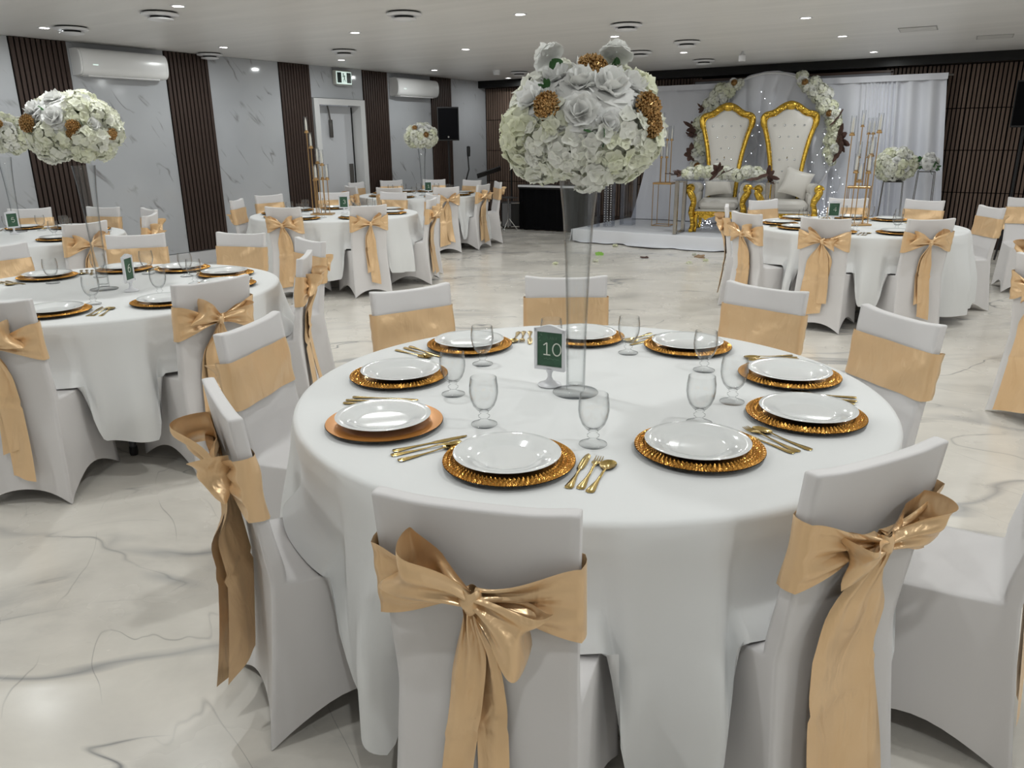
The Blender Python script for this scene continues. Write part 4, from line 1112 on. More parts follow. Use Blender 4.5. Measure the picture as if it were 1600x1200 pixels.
for deg, r, label, bow in (
    (6, 1.08, 'white covered chair with bow before far left table, behind the tall vase', 'c'),
    (42, 1.20, 'white covered chair side on with bow, right end of far left table', 'd'),
    (77, 1.22, 'white covered chair mostly hidden behind bowed chair of far left table', 'a'),
    (109, 1.16, 'white covered chair facing us against second slat strip at far left table', 'b'),
    (145, 1.12, 'white covered chair facing us behind number sign of far left table', 'c')):
    seat_at(T3, polar(T3, deg, r), label, G3, bow)
GM = 'chairs around the candle table by the door'
for deg, r, label, bow in (
    (-71, 1.12, 'white covered chair with bow, back to us, left of candle table by door', 'a'),
    (-27, 1.12, 'white covered chair with bow, back to us, right of candle table by door', 'c'),
    (26, 1.12, 'white covered chair turned three quarters with bow, right end of candle table by door', 'b'),
    (62, 1.20, 'white covered chair seen edge on with long tail, beside back corner table', 'd'),
    (99, 1.22, 'white covered chair facing us between candle table by door and back table', 'a'),
    (136, 1.22, 'white covered chair facing us behind the candles, in front of door', 'b'),
    (175, 1.24, 'white covered chair facing us at left back of candle table by door', 'c'),
    (-146, 1.10, 'white covered chair side on with bow at left end of candle table', 'd')):
    seat_at(TM, polar(TM, deg, r), label, GM, bow)
GB = 'chairs around the back corner table'
for deg, r, label, bow in (
    (-73, 1.10, 'white covered chair with bow, back to us, left front of back corner table', 'c'),
    (-31, 1.10, 'white covered chair with bow, back to us, right front of back corner table', 'a'),
    (8, 1.08, 'white covered chair with long bow tail, right side of back corner table', 'b'),
    (48, 1.22, 'white covered chair turned left at rightmost end of back corner table', 'd'),
    (85, 1.20, 'white covered chair facing us at back corner table, under the music stand', 'a'),
    (119, 1.25, 'white covered chair facing us behind number sign of back corner table', 'b'),
    (152, 1.25, 'white covered chair facing us beside dark slats, back corner table', 'c'),
    (188, 1.18, 'white covered chair seen from its side left of back corner table by door', 'd'),
    (-112, 1.12, 'white covered chair with bow beside the door frame, back corner table', 'b')):
    seat_at(TB, polar(TB, deg, r), label, GB, bow)
GR = 'chairs around the candle table by the stage'
for pos, label, bow in (
    ((7.02, -6.15), 'white covered chair with bow, back to us, left of stage side table', 'a'),
    ((7.70, -6.30), 'white covered chair with bow, back to us, in middle before stage side table', 'd'),
    ((8.42, -6.00), 'white covered chair with pale bow, back to us, right of stage side table', 'c'),
    ((6.63, -5.50), 'white covered chair seen edge on with long hanging tail, left of stage side table', 'b'),
    ((6.72, -4.60), 'white covered chair facing us in front of the right throne armrest', 'a'),
    ((7.44, -4.00), 'white covered chair facing us behind the tall gold candles', 'b'),
    ((8.15, -3.92), 'white covered chair facing us below the small flower stands', 'c'),
    ((8.76, -4.52), 'white covered chair facing left at right end of stage side table', 'd')):
    seat_at(TR, pos, label, GR, bow)
GF = 'chairs at the right edge of the frame'
for pos, face, label, bow in (
    ((9.16, -7.92), 50, 'white covered chair at right edge with wide long tails, nearest of its table', 'right'),
    ((9.10, -6.55), 15, 'white covered chair at right edge behind the one with long tails', 'b'),
    ((9.02, -3.10), -75, 'white covered chair at right edge with bow jutting left before slatted wall', 'c')):
    make_chair(pos, D(face), label, GF, bow)

ANG = {'T10': [-79, -32, 8, 41, 82, 119, 160, -159, -119]}
def angs_of(c, pts): return [atan2(p[1] - c[1], p[0] - c[0]) for p in pts]
a10 = [D(a) for a in (-72, -29, 1, 49, 79, 123, 159, -160, -117)]
a6 = [D(a) for a in (-6, 39, 74, 108, 141, 181, 225, 262, -52)]
a3 = [D(a) for a in (6, 42, 77, 109, 145, 185, 225, -95, -50)]
am = [D(a) for a in (-71, -27, 26, 62, 99, 136, 175, -146, -108)]
ab = [D(a) for a in (-73, -31, 8, 48, 85, 119, 152, 188, -112)]
ar = angs_of(TR, [(7.02, -6.15), (7.70, -6.30), (8.42, -6.00), (6.63, -5.50), (6.72, -4.60), (7.44, -4.00), (8.15, -3.92), (8.76, -4.52)])
for nm, c, aa, sd in (('table 10', T10, a10, 3), ('the left table', T6, a6, 5), ('the far left table', T3, a3, 7), ('the candle table by the door', TM, am, 9), ('the back corner table', TB, ab, 12), ('the stage side candle table', TR, ar, 15)):
    make_table(c, 'round folding table under the cloth of ' + nm, -1.34 if c is T6 else 0.5, 1.06 if c is T6 else 1.0)
    make_cloth(c, aa, 'white round tablecloth hanging in folds over ' + nm, sd)

# place settings of the nearest table, read one by one
rng = random.Random(4)
P = [(8.04, -11.36), (8.41, -11.03), (8.58, -10.63), (8.44, -10.26), (8.01, -10.07), (7.60, -10.15), (7.28, -10.49), (7.32, -10.95), (7.59, -11.32)]
CU = [(8.24, -11.31), (8.55, -10.86), (8.58, -10.43), (8.33, -10.06), (7.81, -10.03), (7.38, -10.26), (7.17, -10.67), (7.43, -11.18), (7.81, -11.39)]
GL = [(8.16, -11.14), (8.34, -10.84), (8.36, -10.61), (8.17, -10.33), (7.85, -10.26), (7.62, -10.44), (7.47, -10.67), (7.59, -11.00), (7.83, -11.17)]
ph10 = seat_phrases(T10, [atan2(p[1] - T10[1], p[0] - T10[0]) for p in P])
rot10 = [0.0, 0.10, 0.12, 0.05, -0.1, 0.0, 0.12, 0.0, 0.05]
for k in range(9):
    a = atan2(P[k][1] - T10[1], P[k][0] - T10[0])
    place_setting(T10, a, 'table 10', ph10[k], rng, plain=(k == 8), plate_pos=P[k], glass_pos=GL[k], cut_pos=CU[k], cut_rot=rot10[k])
for nm, c, aa, cut in (('the left table', T6, a6, True), ('the far left table', T3, a3, True), ('the candle table by door', TM, am, False), ('the back corner table', TB, ab, False), ('the stage side table', TR, ar, True)):
    ph = seat_phrases(c, aa)
    for k, a in enumerate(aa):
        x, y = image_xy((c[0] + 0.66 * cos(a), c[1] + 0.66 * sin(a), TZ))
        if x < -15: continue
        place_setting(c, a, nm, ph[k], rng, cutlery=cut and x > 5)

# centrepieces
S = lambda x, y: math.atan2(y, x)
trumpet_vase((7.91, -10.78, TZ), 0.655, 'tall clear trumpet vase in the middle of table 10')
def cam_dir(right, up, toward):            # flower directions given as the photograph sees them
    return tuple(_r * right + Vector((0, 0, 1)) * up - _f * toward)
flower_ball((7.915, -10.775, 1.558), 'big cream hydrangea and rose arrangement on the vase of table 10', 'vase flower arrangements', 0.210, 0.160, 74, 31,
    roses=[(cam_dir(-0.12, 0.25, 1), 1.15), (cam_dir(-0.10, 0.85, 0.75), 1.15), (cam_dir(0.34, 0.75, 0.75), 1.35), (cam_dir(-0.85, 0.55, 0.5), 1.15), (cam_dir(0.72, 0.80, 0.35), 1.2), (cam_dir(-0.45, 0.95, 0.35), 1.1), (cam_dir(0.05, 1, 0.1), 1.1), (cam_dir(0.25, 0.05, 1), 0.9), (cam_dir(0.1, 0.9, -0.6), 1.1), (cam_dir(-0.6, 0.5, -0.7), 1.1), (cam_dir(0.7, 0.5, -0.6), 1.1)],
    berries=[(cam_dir(-0.55, 0.35, 0.85), 1.0), (cam_dir(0.10, 1.1, 0.35), 1.15), (cam_dir(0.78, 0.30, 0.60), 1.15), (cam_dir(0.84, 0.02, 0.58), 0.95)],
    leaves=[(cam_dir(-0.6, 0.75, 0.6), 0.5), (cam_dir(0.2, -0.15, 1), 0.7), (cam_dir(0.0, -0.05, 1), 0.5)],
    strays=[(tuple(_r * -0.105 + Vector((0, 0, 0.186)) - _f * 0.06), cam_dir(-0.6, 0.75, -0.5), 0.78), (tuple(_r * 0.085 + Vector((0, 0, 0.196)) - _f * 0.04), cam_dir(0.15, 1.0, -0.45), 0.78)])
trumpet_vase((4.82, -10.55, TZ), 0.66, 'tall clear trumpet vase on the left table')
flower_ball((4.81, -10.56, 1.60), 'round cream flower arrangement with gold berries above the left table', 'vase flower arrangements', 0.215, 0.168, 70, 32,
    roses=[(cam_dir(-0.6, 0.6, 0.6), 1.3), (cam_dir(0.08, 0.35, 1), 1.3), (cam_dir(-0.2, 0.95, 0.4), 1.2), (cam_dir(0.75, 0.1, 0.6), 1.0), (cam_dir(0.5, 0.8, 0.3), 1.1), (cam_dir(0.1, 0.9, -0.5), 1.1)],
    berries=[(cam_dir(-0.62, 0.15, 0.78), 1.2), (cam_dir(0.45, 0.05, 0.85), 0.95), (cam_dir(0.42, -0.15, 0.88), 0.8), (cam_dir(0.95, -0.15, 0.2), 0.8)], leaves=[(cam_dir(0.62, 0.12, 0.75), 0.7), (cam_dir(-0.25, 0.6, 0.8), 0.5)])
trumpet_vase((1.26, -9.32, TZ), 0.66, 'tall clear trumpet vase at the left edge on the far left table')
flower_ball((1.26, -9.32, 1.60), 'cream flower arrangement cut by the left edge of the frame', 'vase flower arrangements', 0.25, 0.165, 64, 33,
    roses=[(cam_dir(0.2, 0.5, 0.9), 1.1), (cam_dir(0.7, 0.5, 0.5), 1.1), (cam_dir(-0.3, 0.8, 0.6), 1.2)], berries=[(cam_dir(0.45, 0.6, 0.7), 1.2), (cam_dir(0.4, -0.3, 0.9), 0.8)], leaves=[(cam_dir(0.7, 0.2, 0.7), 0.7)])
trumpet_vase((1.50, -3.76, TZ), 0.66, 'tall clear trumpet vase on the back corner table')
flower_ball((1.50, -3.76, 1.585), 'small looking cream flower arrangement before the far loudspeaker', 'vase flower arrangements', 0.22, 0.175, 56, 34,
    roses=[(cam_dir(-0.1, 0.85, 0.6), 1.2), (cam_dir(0.6, 0.75, 0.3), 1.2), (cam_dir(-0.4, 0.8, 0.5), 1.0)], berries=[(cam_dir(-0.35, 0.7, 0.7), 1.1), (cam_dir(0.4, 0.15, 0.9), 1.1)])
CAMDIR = lambda c: math.atan2(CAM.y - c[1], CAM.x - c[0])
table_sign((7.80, -10.755), CAMDIR((7.80, -10.755)) - 0.42, '10', 'white framed green number 10 sign beside the tall vase')
table_sign((5.00, -10.50), CAMDIR((5.0, -10.5)) + 1.12, '6', 'white framed green number sign turned side on, on the left table')
table_sign((1.40, -9.42), CAMDIR((1.40, -9.42)) + 0.45, '5', 'white framed green number sign on the far left table')
table_sign((2.56, -6.45), CAMDIR((2.56, -6.45)) - 0.2, '3', 'white framed green sign right of the candles on table by the door')
table_sign((1.46, -3.60), CAMDIR((1.46, -3.60)), '1', 'white framed green number sign on the back corner table')
table_sign((7.50, -4.98), CAMDIR((7.50, -4.98)) + 0.1, '4', 'white framed green sign at foot of candles on the stage side table')
# short gold rods with candles, one taller than the next
table_candelabra((2.50, -6.72, TZ), HEAD, 'gold candelabra of thin rods on the candle table by the door',
    [(-0.11, 0.02, 0.01, 0.86), (-0.065, -0.02, 0.01, 0.70), (-0.02, 0.03, 0.01, 0.54), (-0.07, 0.05, 0.01, 0.36), (-0.035, -0.03, 0.01, 0.37), (0.035, -0.01, 0.01, 0.52), (0.02, 0.03, 0.01, 0.37), (0.075, 0.01, 0.01, 0.37)])
table_candelabra((7.72, -5.12, TZ), HEAD, 'tall gold candelabra of thin rods on the stage side table',
    [(-0.115, 0.02, 0.01, 0.78), (0.115, 0.0, 0.01, 0.80), (-0.062, -0.03, 0.01, 0.46), (-0.03, -0.05, 0.01, 0.38), (0.05, -0.03, 0.01, 0.455), (0.085, 0.03, 0.01, 0.60)])
# ================================================================== the stage
SX0, SX1, SY0, SZ = 3.12, 8.16, -2.12, 0.20
st_ = thing('stage_platform', 'low stage covered in draped white cloth', 'stage', (0, 0, 0))
MB().box(((SX0 + SX1) / 2, SY0 / 2 - 0.02, SZ / 2 - 0.006), (SX1 - SX0 - 0.04, -SY0 - 0.08, SZ - 0.012)).obj('platform', M['black'], st_, smooth=False)
def stage_cover(u, v):
    # v: from the left floor edge over the top to the right floor edge would hide the front; here v runs back -> front -> floor
    x = lerp(SX0, SX1, u)
    w1 = sin(x * 3.1) * 0.6 + sin(x * 7.3 + 1) * 0.5 + 0.3 * sin(x * 15 + 2)
    if v < 0.6:
        t = v / 0.6; return (x, lerp(-0.03, SY0, t), SZ - 0.003 + 0.002 * sin(x * 5 + t * 9))
    t = (v - 0.6) / 0.4
    z = lerp(SZ - 0.003, 0.012, smooth01(min(1, t * 1.5)))
    y = SY0 - 0.025 * sin(pi * min(1, t * 1.5) * 0.5) - 0.05 * w1 * t - max(0, t - 0.62) * (0.20 + 0.16 * w1)
    return (x, y, z + 0.010 * abs(w1) * t)
cv = MB().grid(stage_cover, 120, 40)
for sg, x in ((-1, SX0), (1, SX1)):
    cv.grid(lambda u, v: (x + sg * (0.01 + 0.04 * v * v), lerp(-0.03, SY0 - 0.03, u), lerp(SZ - 0.003, 0.012, v)), 20, 6)
cv.obj('cloth_cover', M['stage'], st_, angle=None)
# curtain on a pole
cu = thing('backdrop_curtain', 'long white gathered backdrop curtain behind the stage', 'curtain', (0, 0, 0))
def curtain(u, v):
    x0 = lerp(3.62, 3.28, v ** 1.4); x1 = lerp(7.82, 8.03, v)
    x = lerp(x0, x1, u)
    tight = smooth01((u - 0.72) / 0.15)
    amp = lerp(0.022, 0.065, tight) * (0.5 + 0.5 * min(1, v * 2))
    fr = lerp(30, 62, tight)
    y = -0.20 + amp * sin(u * fr * 2 + 1.3 * sin(u * 17)) + 0.02 * sin(u * 9 + v * 3)
    z = lerp(2.345, SZ + 0.01, v) + 0.010 * sin(u * 130) * max(0, 1 - v * 20)
    if u < 0.05: y -= 0.12 * (1 - u / 0.05) * v ** 3
    return (x, y, z)
MB().grid(curtain, 360, 30).obj('drape', M['curtain'], cu, angle=None)
MB().grid(lambda u, v: (lerp(3.62, 7.84, u), -0.225 - 0.012 - 0.012 * sin(u * 95), lerp(2.352, 2.27, v)), 240, 4).obj('header_band', M['curtain'], cu, angle=None)
MB().tube([(3.5, -0.20, 2.325), (7.9, -0.20, 2.325)], 0.014, 8).obj('pole', M['grey_metal'], cu)
for x in (3.66, 7.80):
    MB().tube([(x, -0.055, 2.33), (x, -0.055, SZ)], 0.018, 8).obj('upright', M['grey_metal'], cu)
# hoop with tulle and two flower swags
AX, AY, AZ, AR = 5.50, -0.42, 1.42, 1.03
arch = thing('flower_arch', 'round hoop arch with two white flower swags and tulle behind the thrones', 'arch', (AX, AY, 0))
MB().tube([(AR * cos(2 * pi * i / 64), 0, AZ + AR * sin(2 * pi * i / 64)) for i in range(64)], 0.016, 8, closed=True).obj('hoop', M['white_plastic'], arch)
MB().box((0, 0, SZ + 0.015), (0.9, 0.35, 0.03), bev=0.005).obj('base', M['white_plastic'], arch, smooth=False)
for sx in (-1, 1): MB().tube([(sx * 0.25, 0, SZ + 0.03), (sx * 0.25, 0, AZ - AR * 0.965)], 0.014, 8).obj('support', M['white_plastic'], arch)
def tulle(u, v):
    a = radians(lerp(148, 32, u)); x = AR * cos(a); z = AZ + AR * sin(a) + 0.03
    xb = lerp(-0.98, 0.98, u); zb = SZ + 0.02
    s = smooth01(v)
    xx = lerp(x, xb, s) + 0.02 * sin(u * 50 + v * 4)
    # pulled to both sides from the crown
    pull = 0.16 * sin(2 * pi * u) * sin(pi * v)
    return (xx + pull, 0.045 + 0.035 * sin(u * 44 + 2 * sin(v * 5)) * (0.4 + v) - 0.03 * sin(pi * min(1, v * 2)), lerp(z, zb, v))
MB().grid(tulle, 160, 30).obj('tulle', M['tulle'], arch, angle=None)
rng = random.Random(8)
for a0, a1, n in ((113, 197, 30), (66, -14, 32)):
    for k in range(n):
        a = radians(lerp(a0, a1, (k + 0.5) / n)); off = rng.uniform(-0.07, 0.07); th = 1.0 if 0.1 < k / n < 0.9 else 0.75
        p = Vector(((AR + off) * cos(a), -0.05 - rng.uniform(0.0, 0.07), AZ + (AR + off) * sin(a)))
        put(HYD[rng.randrange(4)], 'hydrangea', arch, p, (off * 8 * cos(a), -1, off * 8 * sin(a)), rng, 1.5 * th * rng.uniform(0.85, 1.15))
        if k % 5 == 2: put(ROSE[rng.randrange(3)], 'rose', arch, p + Vector((0, -0.05, 0.02)), (rng.uniform(-.4, .4), -1, rng.uniform(-.2, .5)), rng, 1.2)
for a, s, m in ((150, 0.9, 0), (166, 1.5, 0), (172, 1.2, 1), (186, 1.3, 1), (20, 1.3, 1), (4, 1.7, 0), (0, 1.5, 1), (-5, 1.2, 1)):
    p = Vector(((AR + 0.06) * cos(radians(a)), -0.16, AZ + (AR + 0.06) * sin(radians(a))))
    put(DRY[m], 'dried_leaf', arch, p, (cos(radians(a)), -0.7, sin(radians(a))), rng, s)
for a in (118, 58, 25, 197): put(BERRY[0], 'gold_berry_cluster', arch, ((AR) * cos(radians(a)), -0.17, AZ + AR * sin(radians(a))), (0, -1, 0.2), rng, 1.3)
# fairy lights
fl_ = thing('fairy_light_string', 'tiny cold white fairy lights scattered round arch and thrones', 'string lights', (AX, AY, 0))
wire = MB(); bulbs = MB()
for s_ in range(7):
    x0 = (-0.95, -0.15, 0.05, 0.80, 0.92, 1.02, 0.7)[s_]; ztop = (0.95, 1.9, 2.2, 2.1, 1.9, 1.5, 0.75)[s_]; zb = (0.35, 1.2, 1.5, 0.25, 0.22, 0.22, 0.22)[s_]
    pts = []; n = int((ztop - zb) / 0.10)
    for k in range(n + 1):
        t = k / max(1, n); p = Vector((x0 + 0.10 * sin(t * 9 + s_ * 2) + (0.14 * t if s_ > 2 else 0), -0.12 - 0.04 * sin(t * 7 + s_), lerp(ztop, zb, t))); pts.append(p)
        bulbs.sphere(p + Vector((rng.uniform(-.05, .05), -0.01, rng.uniform(-.02, .02))), 0.0048, 5, 4)
    wire.tube(pts, 0.0012, 4)
for k in range(40):
    p = Vector((0.95 + rng.gauss(0, 0.10), -0.18 + rng.uniform(-.05, .05), 0.42 + rng.gauss(0, 0.13)));
    if p.z > SZ + 0.02: bulbs.sphere(p, 0.0048, 5, 4)
for k in range(24): bulbs.sphere((-0.72 + rng.gauss(0, 0.12), -0.5 + rng.uniform(-.1, .1), SZ + 0.03 + abs(rng.gauss(0, 0.05))), 0.005, 5, 4)
wire.obj('wire', M['chrome'], fl_); tag(bulbs.obj('bulb', M['fairy'], fl_), kind='stuff')

# ------------------------------------------------------------------ thrones
def throne(loc, face, label, pillow_label, side):
    o = thing('throne_chair', label, 'armchair', loc, face + pi / 2, 'gold and white thrones')   # looks along local -y
    half = [(0.195, 0.40), (0.200, 0.60), (0.215, 0.85), (0.25, 1.10), (0.305, 1.35), (0.365, 1.53), (0.372, 1.61), (0.335, 1.655), (0.25, 1.668), (0.19, 1.700), (0.12, 1.755), (0.05, 1.790), (0.0, 1.798)]
    out = [(x, z) for x, z in half] + [(-x, z) for x, z in half[::-1][1:]]
    for _ in range(2):                                        # round the outline off
        q = [out[0]]
        for a, b in zip(out[:-1], out[1:]): q += [(a[0] * .75 + b[0] * .25, a[1] * .75 + b[1] * .25), (a[0] * .25 + b[0] * .75, a[1] * .25 + b[1] * .75)]
        out = q + [out[-1]]
    lean = lambda z: 0.20 + 0.13 * (z - 0.4) / 1.4
    def shape(k, y0, y1, zc=1.05):
        mb = MB(); n = len(out)
        pl = [(x * k[0], zc + (z - zc) * k[1]) for x, z in out]
        mb.v = [(x, lean(z) + y0, z) for x, z in pl] + [(x, lean(z) + y1, z) for x, z in pl]
        mb.f = [tuple(range(n)), tuple(range(2 * n - 1, n - 1, -1))] + [(i, i + n, (i + 1) % n + n, (i + 1) % n) for i in range(n)]
        return mb
    shape((0.97, 0.985), 0.0, 0.09).obj('back_shell', M['gold'], o, smooth=False)
    # padded back with a domed face
    pad = MB(); n = len(out); rings = [(0.86, 0.93, 0.0), (0.855, 0.928, -0.020), (0.78, 0.88, -0.040), (0.45, 0.55, -0.052), (0.02, 0.02, -0.055)]
    for kx, kz, dy in rings: pad.v += [(x * kx, lean(1.05 + (z - 1.05) * kz) + dy, 1.05 + (z - 1.05) * kz) for x, z in out]
    for r in range(len(rings) - 1):
        for i in range(n): pad.f.append((r * n + i, r * n + (i + 1) % n, (r + 1) * n + (i + 1) % n, (r + 1) * n + i))
    bp = pad.obj('back_cushion', M['leather'], o, angle=None)
    for z, c, sp in ((1.50, 4, 0.135), (1.34, 3, 0.125), (1.18, 2, 0.12), (1.02, 3, 0.105), (0.86, 2, 0.11), (0.70, 3, 0.10)):
        for k in range(c): MB().sphere(((k - (c - 1) / 2) * sp, lean(z) - 0.050, z), 0.016, 8, 6, (1, 0.6, 1)).obj('crystal_button', M['crystal'], bp)
    frt = MB(); frt.tube([(x, lean(z) + 0.0, z) for x, z in out], [0.030 + (0.012 if z > 1.5 else 0) for x, z in out], 10)
    f_ = frt.obj('gold_frame', M['gold'], o)
    crest = MB()
    crest.sphere((0, lean(1.77) - 0.03, 1.775), 0.075, 10, 8, (1.2, 0.6, 0.85))
    for sg in (-1, 1):
        for k in range(7):
            t = k / 6; x = sg * lerp(0.06, 0.33, t); z = lerp(1.765, 1.635, t) + 0.02 * sin(t * 9)
            crest.sphere((x, lean(z) - 0.032, z), 0.038 - 0.010 * (k % 2), 8, 6, (1.1, 0.6, 0.8))
        sp = [(sg * (0.10 + 0.035 * (1 - t) * cos(t * 11)), lean(1.74) - 0.045, 1.735 + 0.035 * (1 - t) * sin(t * 11)) for t in [i / 18 for i in range(19)]]
        crest.tube(sp, 0.009, 6)
        sp = [(sg * (0.21 + 0.035 * (1 - t) * cos(t * 11 + 2)), lean(1.70) - 0.045, 1.69 + 0.03 * (1 - t) * sin(t * 11 + 2)) for t in [i / 18 for i in range(19)]]
        crest.tube(sp, 0.008, 6)
    crest.obj('carved_crest', M['gold'], f_)
    studs = MB()
    for i in range(len(out) - 1):
        (xa, za), (xb, zb) = out[i], out[i + 1]
        m = max(1, int(math.hypot(xb - xa, zb - za) / 0.035))
        for k in range(m):
            x, z = lerp(xa, xb, k / m) * 0.875, 1.05 + (lerp(za, zb, k / m) - 1.05) * 0.94
            studs.sphere((x, lean(z) - 0.012, z), 0.010, 6, 4)
    tag(studs.obj('stud_trim', M['gold'], f_), kind='stuff')
    seat = MB().box((0, -0.09, 0.40), (0.58, 0.58, 0.15), bev=0.05); seat.obj('seat_cushion', M['leather'], o)
    MB().box((0, -0.08, 0.295), (0.62, 0.58, 0.07), bev=0.012).obj('seat_rail', M['leather'], o)
    ap = [(-0.33, 0.30)] + [(lerp(-0.33, 0.33, i / 24), 0.215 + 0.045 * cos(i / 24 * 4 * pi) + 0.02 * abs(sin(i / 24 * 8 * pi)) - (0.03 if 9 < i < 15 else 0)) for i in range(25)] + [(0.33, 0.30)]
    a_ = MB().prism(ap, -0.385, -0.355); a_.obj('carved_apron', M['gold'], o, smooth=False)
    orn = MB()
    for i in range(15):
        x = lerp(-0.31, 0.31, i / 14); orn.sphere((x, -0.39, 0.262 + 0.018 * cos(i * 1.8)), 0.026 - 0.005 * (i % 2), 7, 5, (1.1, 0.6, 0.8))
    orn.obj('apron_ornament', M['gold'], o)
    for sg in (-1, 1):
        for y in (-0.34, 0.24):
            MB().tube([(sg * 0.29, y, 0.27), (sg * 0.315, y - 0.02, 0.20), (sg * 0.30, y, 0.10), (sg * 0.315, y - 0.015, 0.02), (sg * 0.32, y - 0.03, 0.0)], [0.045, 0.04, 0.024, 0.026, 0.03], 10).obj('leg', M['gold'], o)
        arm = MB(); pts = [(sg * 0.34, 0.22, 0.60), (sg * 0.35, 0.05, 0.62), (sg * 0.365, -0.15, 0.62), (sg * 0.375, -0.34, 0.62)]
        arm.tube(pts, [0.07, 0.08, 0.085, 0.085], 14)
        arm.box((sg * 0.33, -0.05, 0.45), (0.10, 0.58, 0.30), bev=0.04); ao = arm.obj('armrest', M['leather'], o)
        scr = MB()
        path = [(sg * (0.40 + 0.055 * (1 - t) * cos(t * 8)), -0.40, 0.625 + 0.055 * (1 - t) * sin(t * 8)) for t in [i / 20 for i in range(21)]]
        scr.tube(path, 0.028, 7)
        s2 = [(sg * x, -0.40, z) for x, z in ((0.425, 0.60), (0.39, 0.54), (0.355, 0.48), (0.345, 0.42), (0.365, 0.35), (0.375, 0.28), (0.355, 0.20), (0.345, 0.10), (0.365, 0.02))]
        scr.tube(s2, [0.044, 0.052, 0.048, 0.042, 0.046, 0.046, 0.038, 0.030, 0.036], 9)
        for k in range(9):
            t = k / 8; i = min(7, int(t * 8)); a, b = Vector(s2[i]), Vector(s2[i + 1]); p = a.lerp(b, t * 8 - i)
            scr.sphere(p + Vector((0, -0.03, 0)), 0.034, 7, 5, (1, 0.7, 1))
        scr.obj('carved_arm_scroll', M['gold'], ao)
    # loose cushion
    pc = thing('throw_pillow', pillow_label, 'pillow', (0, 0, 0))
    def pil(u, v):
        a, b = u * 2 - 1, v * 2 - 1
        return a, b
    pm = MB()
    for sgn in (-1, 1):
        def fn(u, v):
            a, b = u * 2 - 1, v * 2 - 1
            th = 0.075 * (1 - a * a) ** 0.5 * (1 - b * b) ** 0.5 if abs(a) < 1 and abs(b) < 1 else 0
            k = 1 - 0.10 * (1 - abs(a) ** 2) * abs(b) ** 2; k2 = 1 - 0.10 * (1 - abs(b) ** 2) * abs(a) ** 2
            return (a * 0.20 * k2, sgn * th, b * 0.20 * k)
        pm.grid(fn, 14, 14)
    R = Matrix.Rotation(face + pi / 2, 4, 'Z')
    po = pm.obj('pillow_body', M['leather'], pc, angle=None)
    l = R @ Vector((side * 0.14, 0.03, 0.70)); pc.location = Vector(loc) + l
    pc.rotation_euler = (Matrix.Rotation(face + pi / 2, 3, 'Z') @ Matrix.Rotation(radians(-16), 3, 'X') @ Matrix.Rotation(radians(18 * side), 3, 'Y')).to_euler()
    return o
throne((5.12, -1.16, SZ), radians(-76), 'gold framed white tufted throne chair, left of the pair', 'cream cushion on the left throne behind flower runner', -0.4)
throne((6.04, -1.05, SZ), radians(-70), 'gold framed white tufted throne chair, right of the pair', 'tilted cream cushion leaning on the right throne', 1.0)

# ------------------------------------------------------------------ sweetheart table with flower runner
sw = thing('mirrored_table', 'glass topped table on mirrored loop legs before the thrones', 'table', (5.40, -1.84, SZ), radians(4))
MB().box((0, 0, 0.765), (1.36, 0.46, 0.016), bev=0.003).obj('glass_top', M['acrylic'], sw, smooth=False)
for sx in (-1, 1):
    lg = MB()
    for y in (-0.19, 0.19): lg.box((sx * 0.63, y, 0.38), (0.05, 0.055, 0.755), bev=0.004)
    lg.box((sx * 0.63, 0, 0.02), (0.05, 0.43, 0.04), bev=0.004); lg.box((sx * 0.63, 0, 0.74), (0.05, 0.43, 0.03), bev=0.004)
    lg.obj('loop_leg', mat('mirror_leg', (0.42, 0.40, 0.37), 0.18, metal=0.9), sw, smooth=False)
rn_ = thing('flower_runner', 'low runner of white flowers and brown leaves on mirrored table', 'flowers', (5.40, -1.86, SZ + 0.778), radians(4))
for k in range(34):
    x = lerp(-0.56, 0.52, (k + 0.5) / 34); z = 0.05 + rng.uniform(0, 0.09) * (1 - abs(x) * 0.6)
    put(HYD[rng.randrange(4)], 'hydrangea', rn_, (x, rng.uniform(-0.14, 0.08), z), (rng.uniform(-.4, .4), -0.7, 0.8), rng, rng.uniform(0.95, 1.35))
for x, y, z, d, s, m in ((-0.66, -0.10, 0.05, (-1, -0.3, 0.2), 1.3, 0), (-0.62, -0.1, 0.08, (-1, -0.2, 0.5), 1.0, 1), (-0.05, -0.24, 0.11, (-0.2, -1, 0.6), 1.2, 1), (0.02, -0.24, 0.09, (0.9, -1, 0.5), 1.1, 0), (0.50, -0.20, 0.05, (0.5, -1, -0.4), 1.3, 1), (0.60, -0.1, 0.05, (1, -0.3, 0.2), 1.2, 0)):
    put(DRY[m], 'dried_leaf', rn_, (x, y, z), d, rng, s)

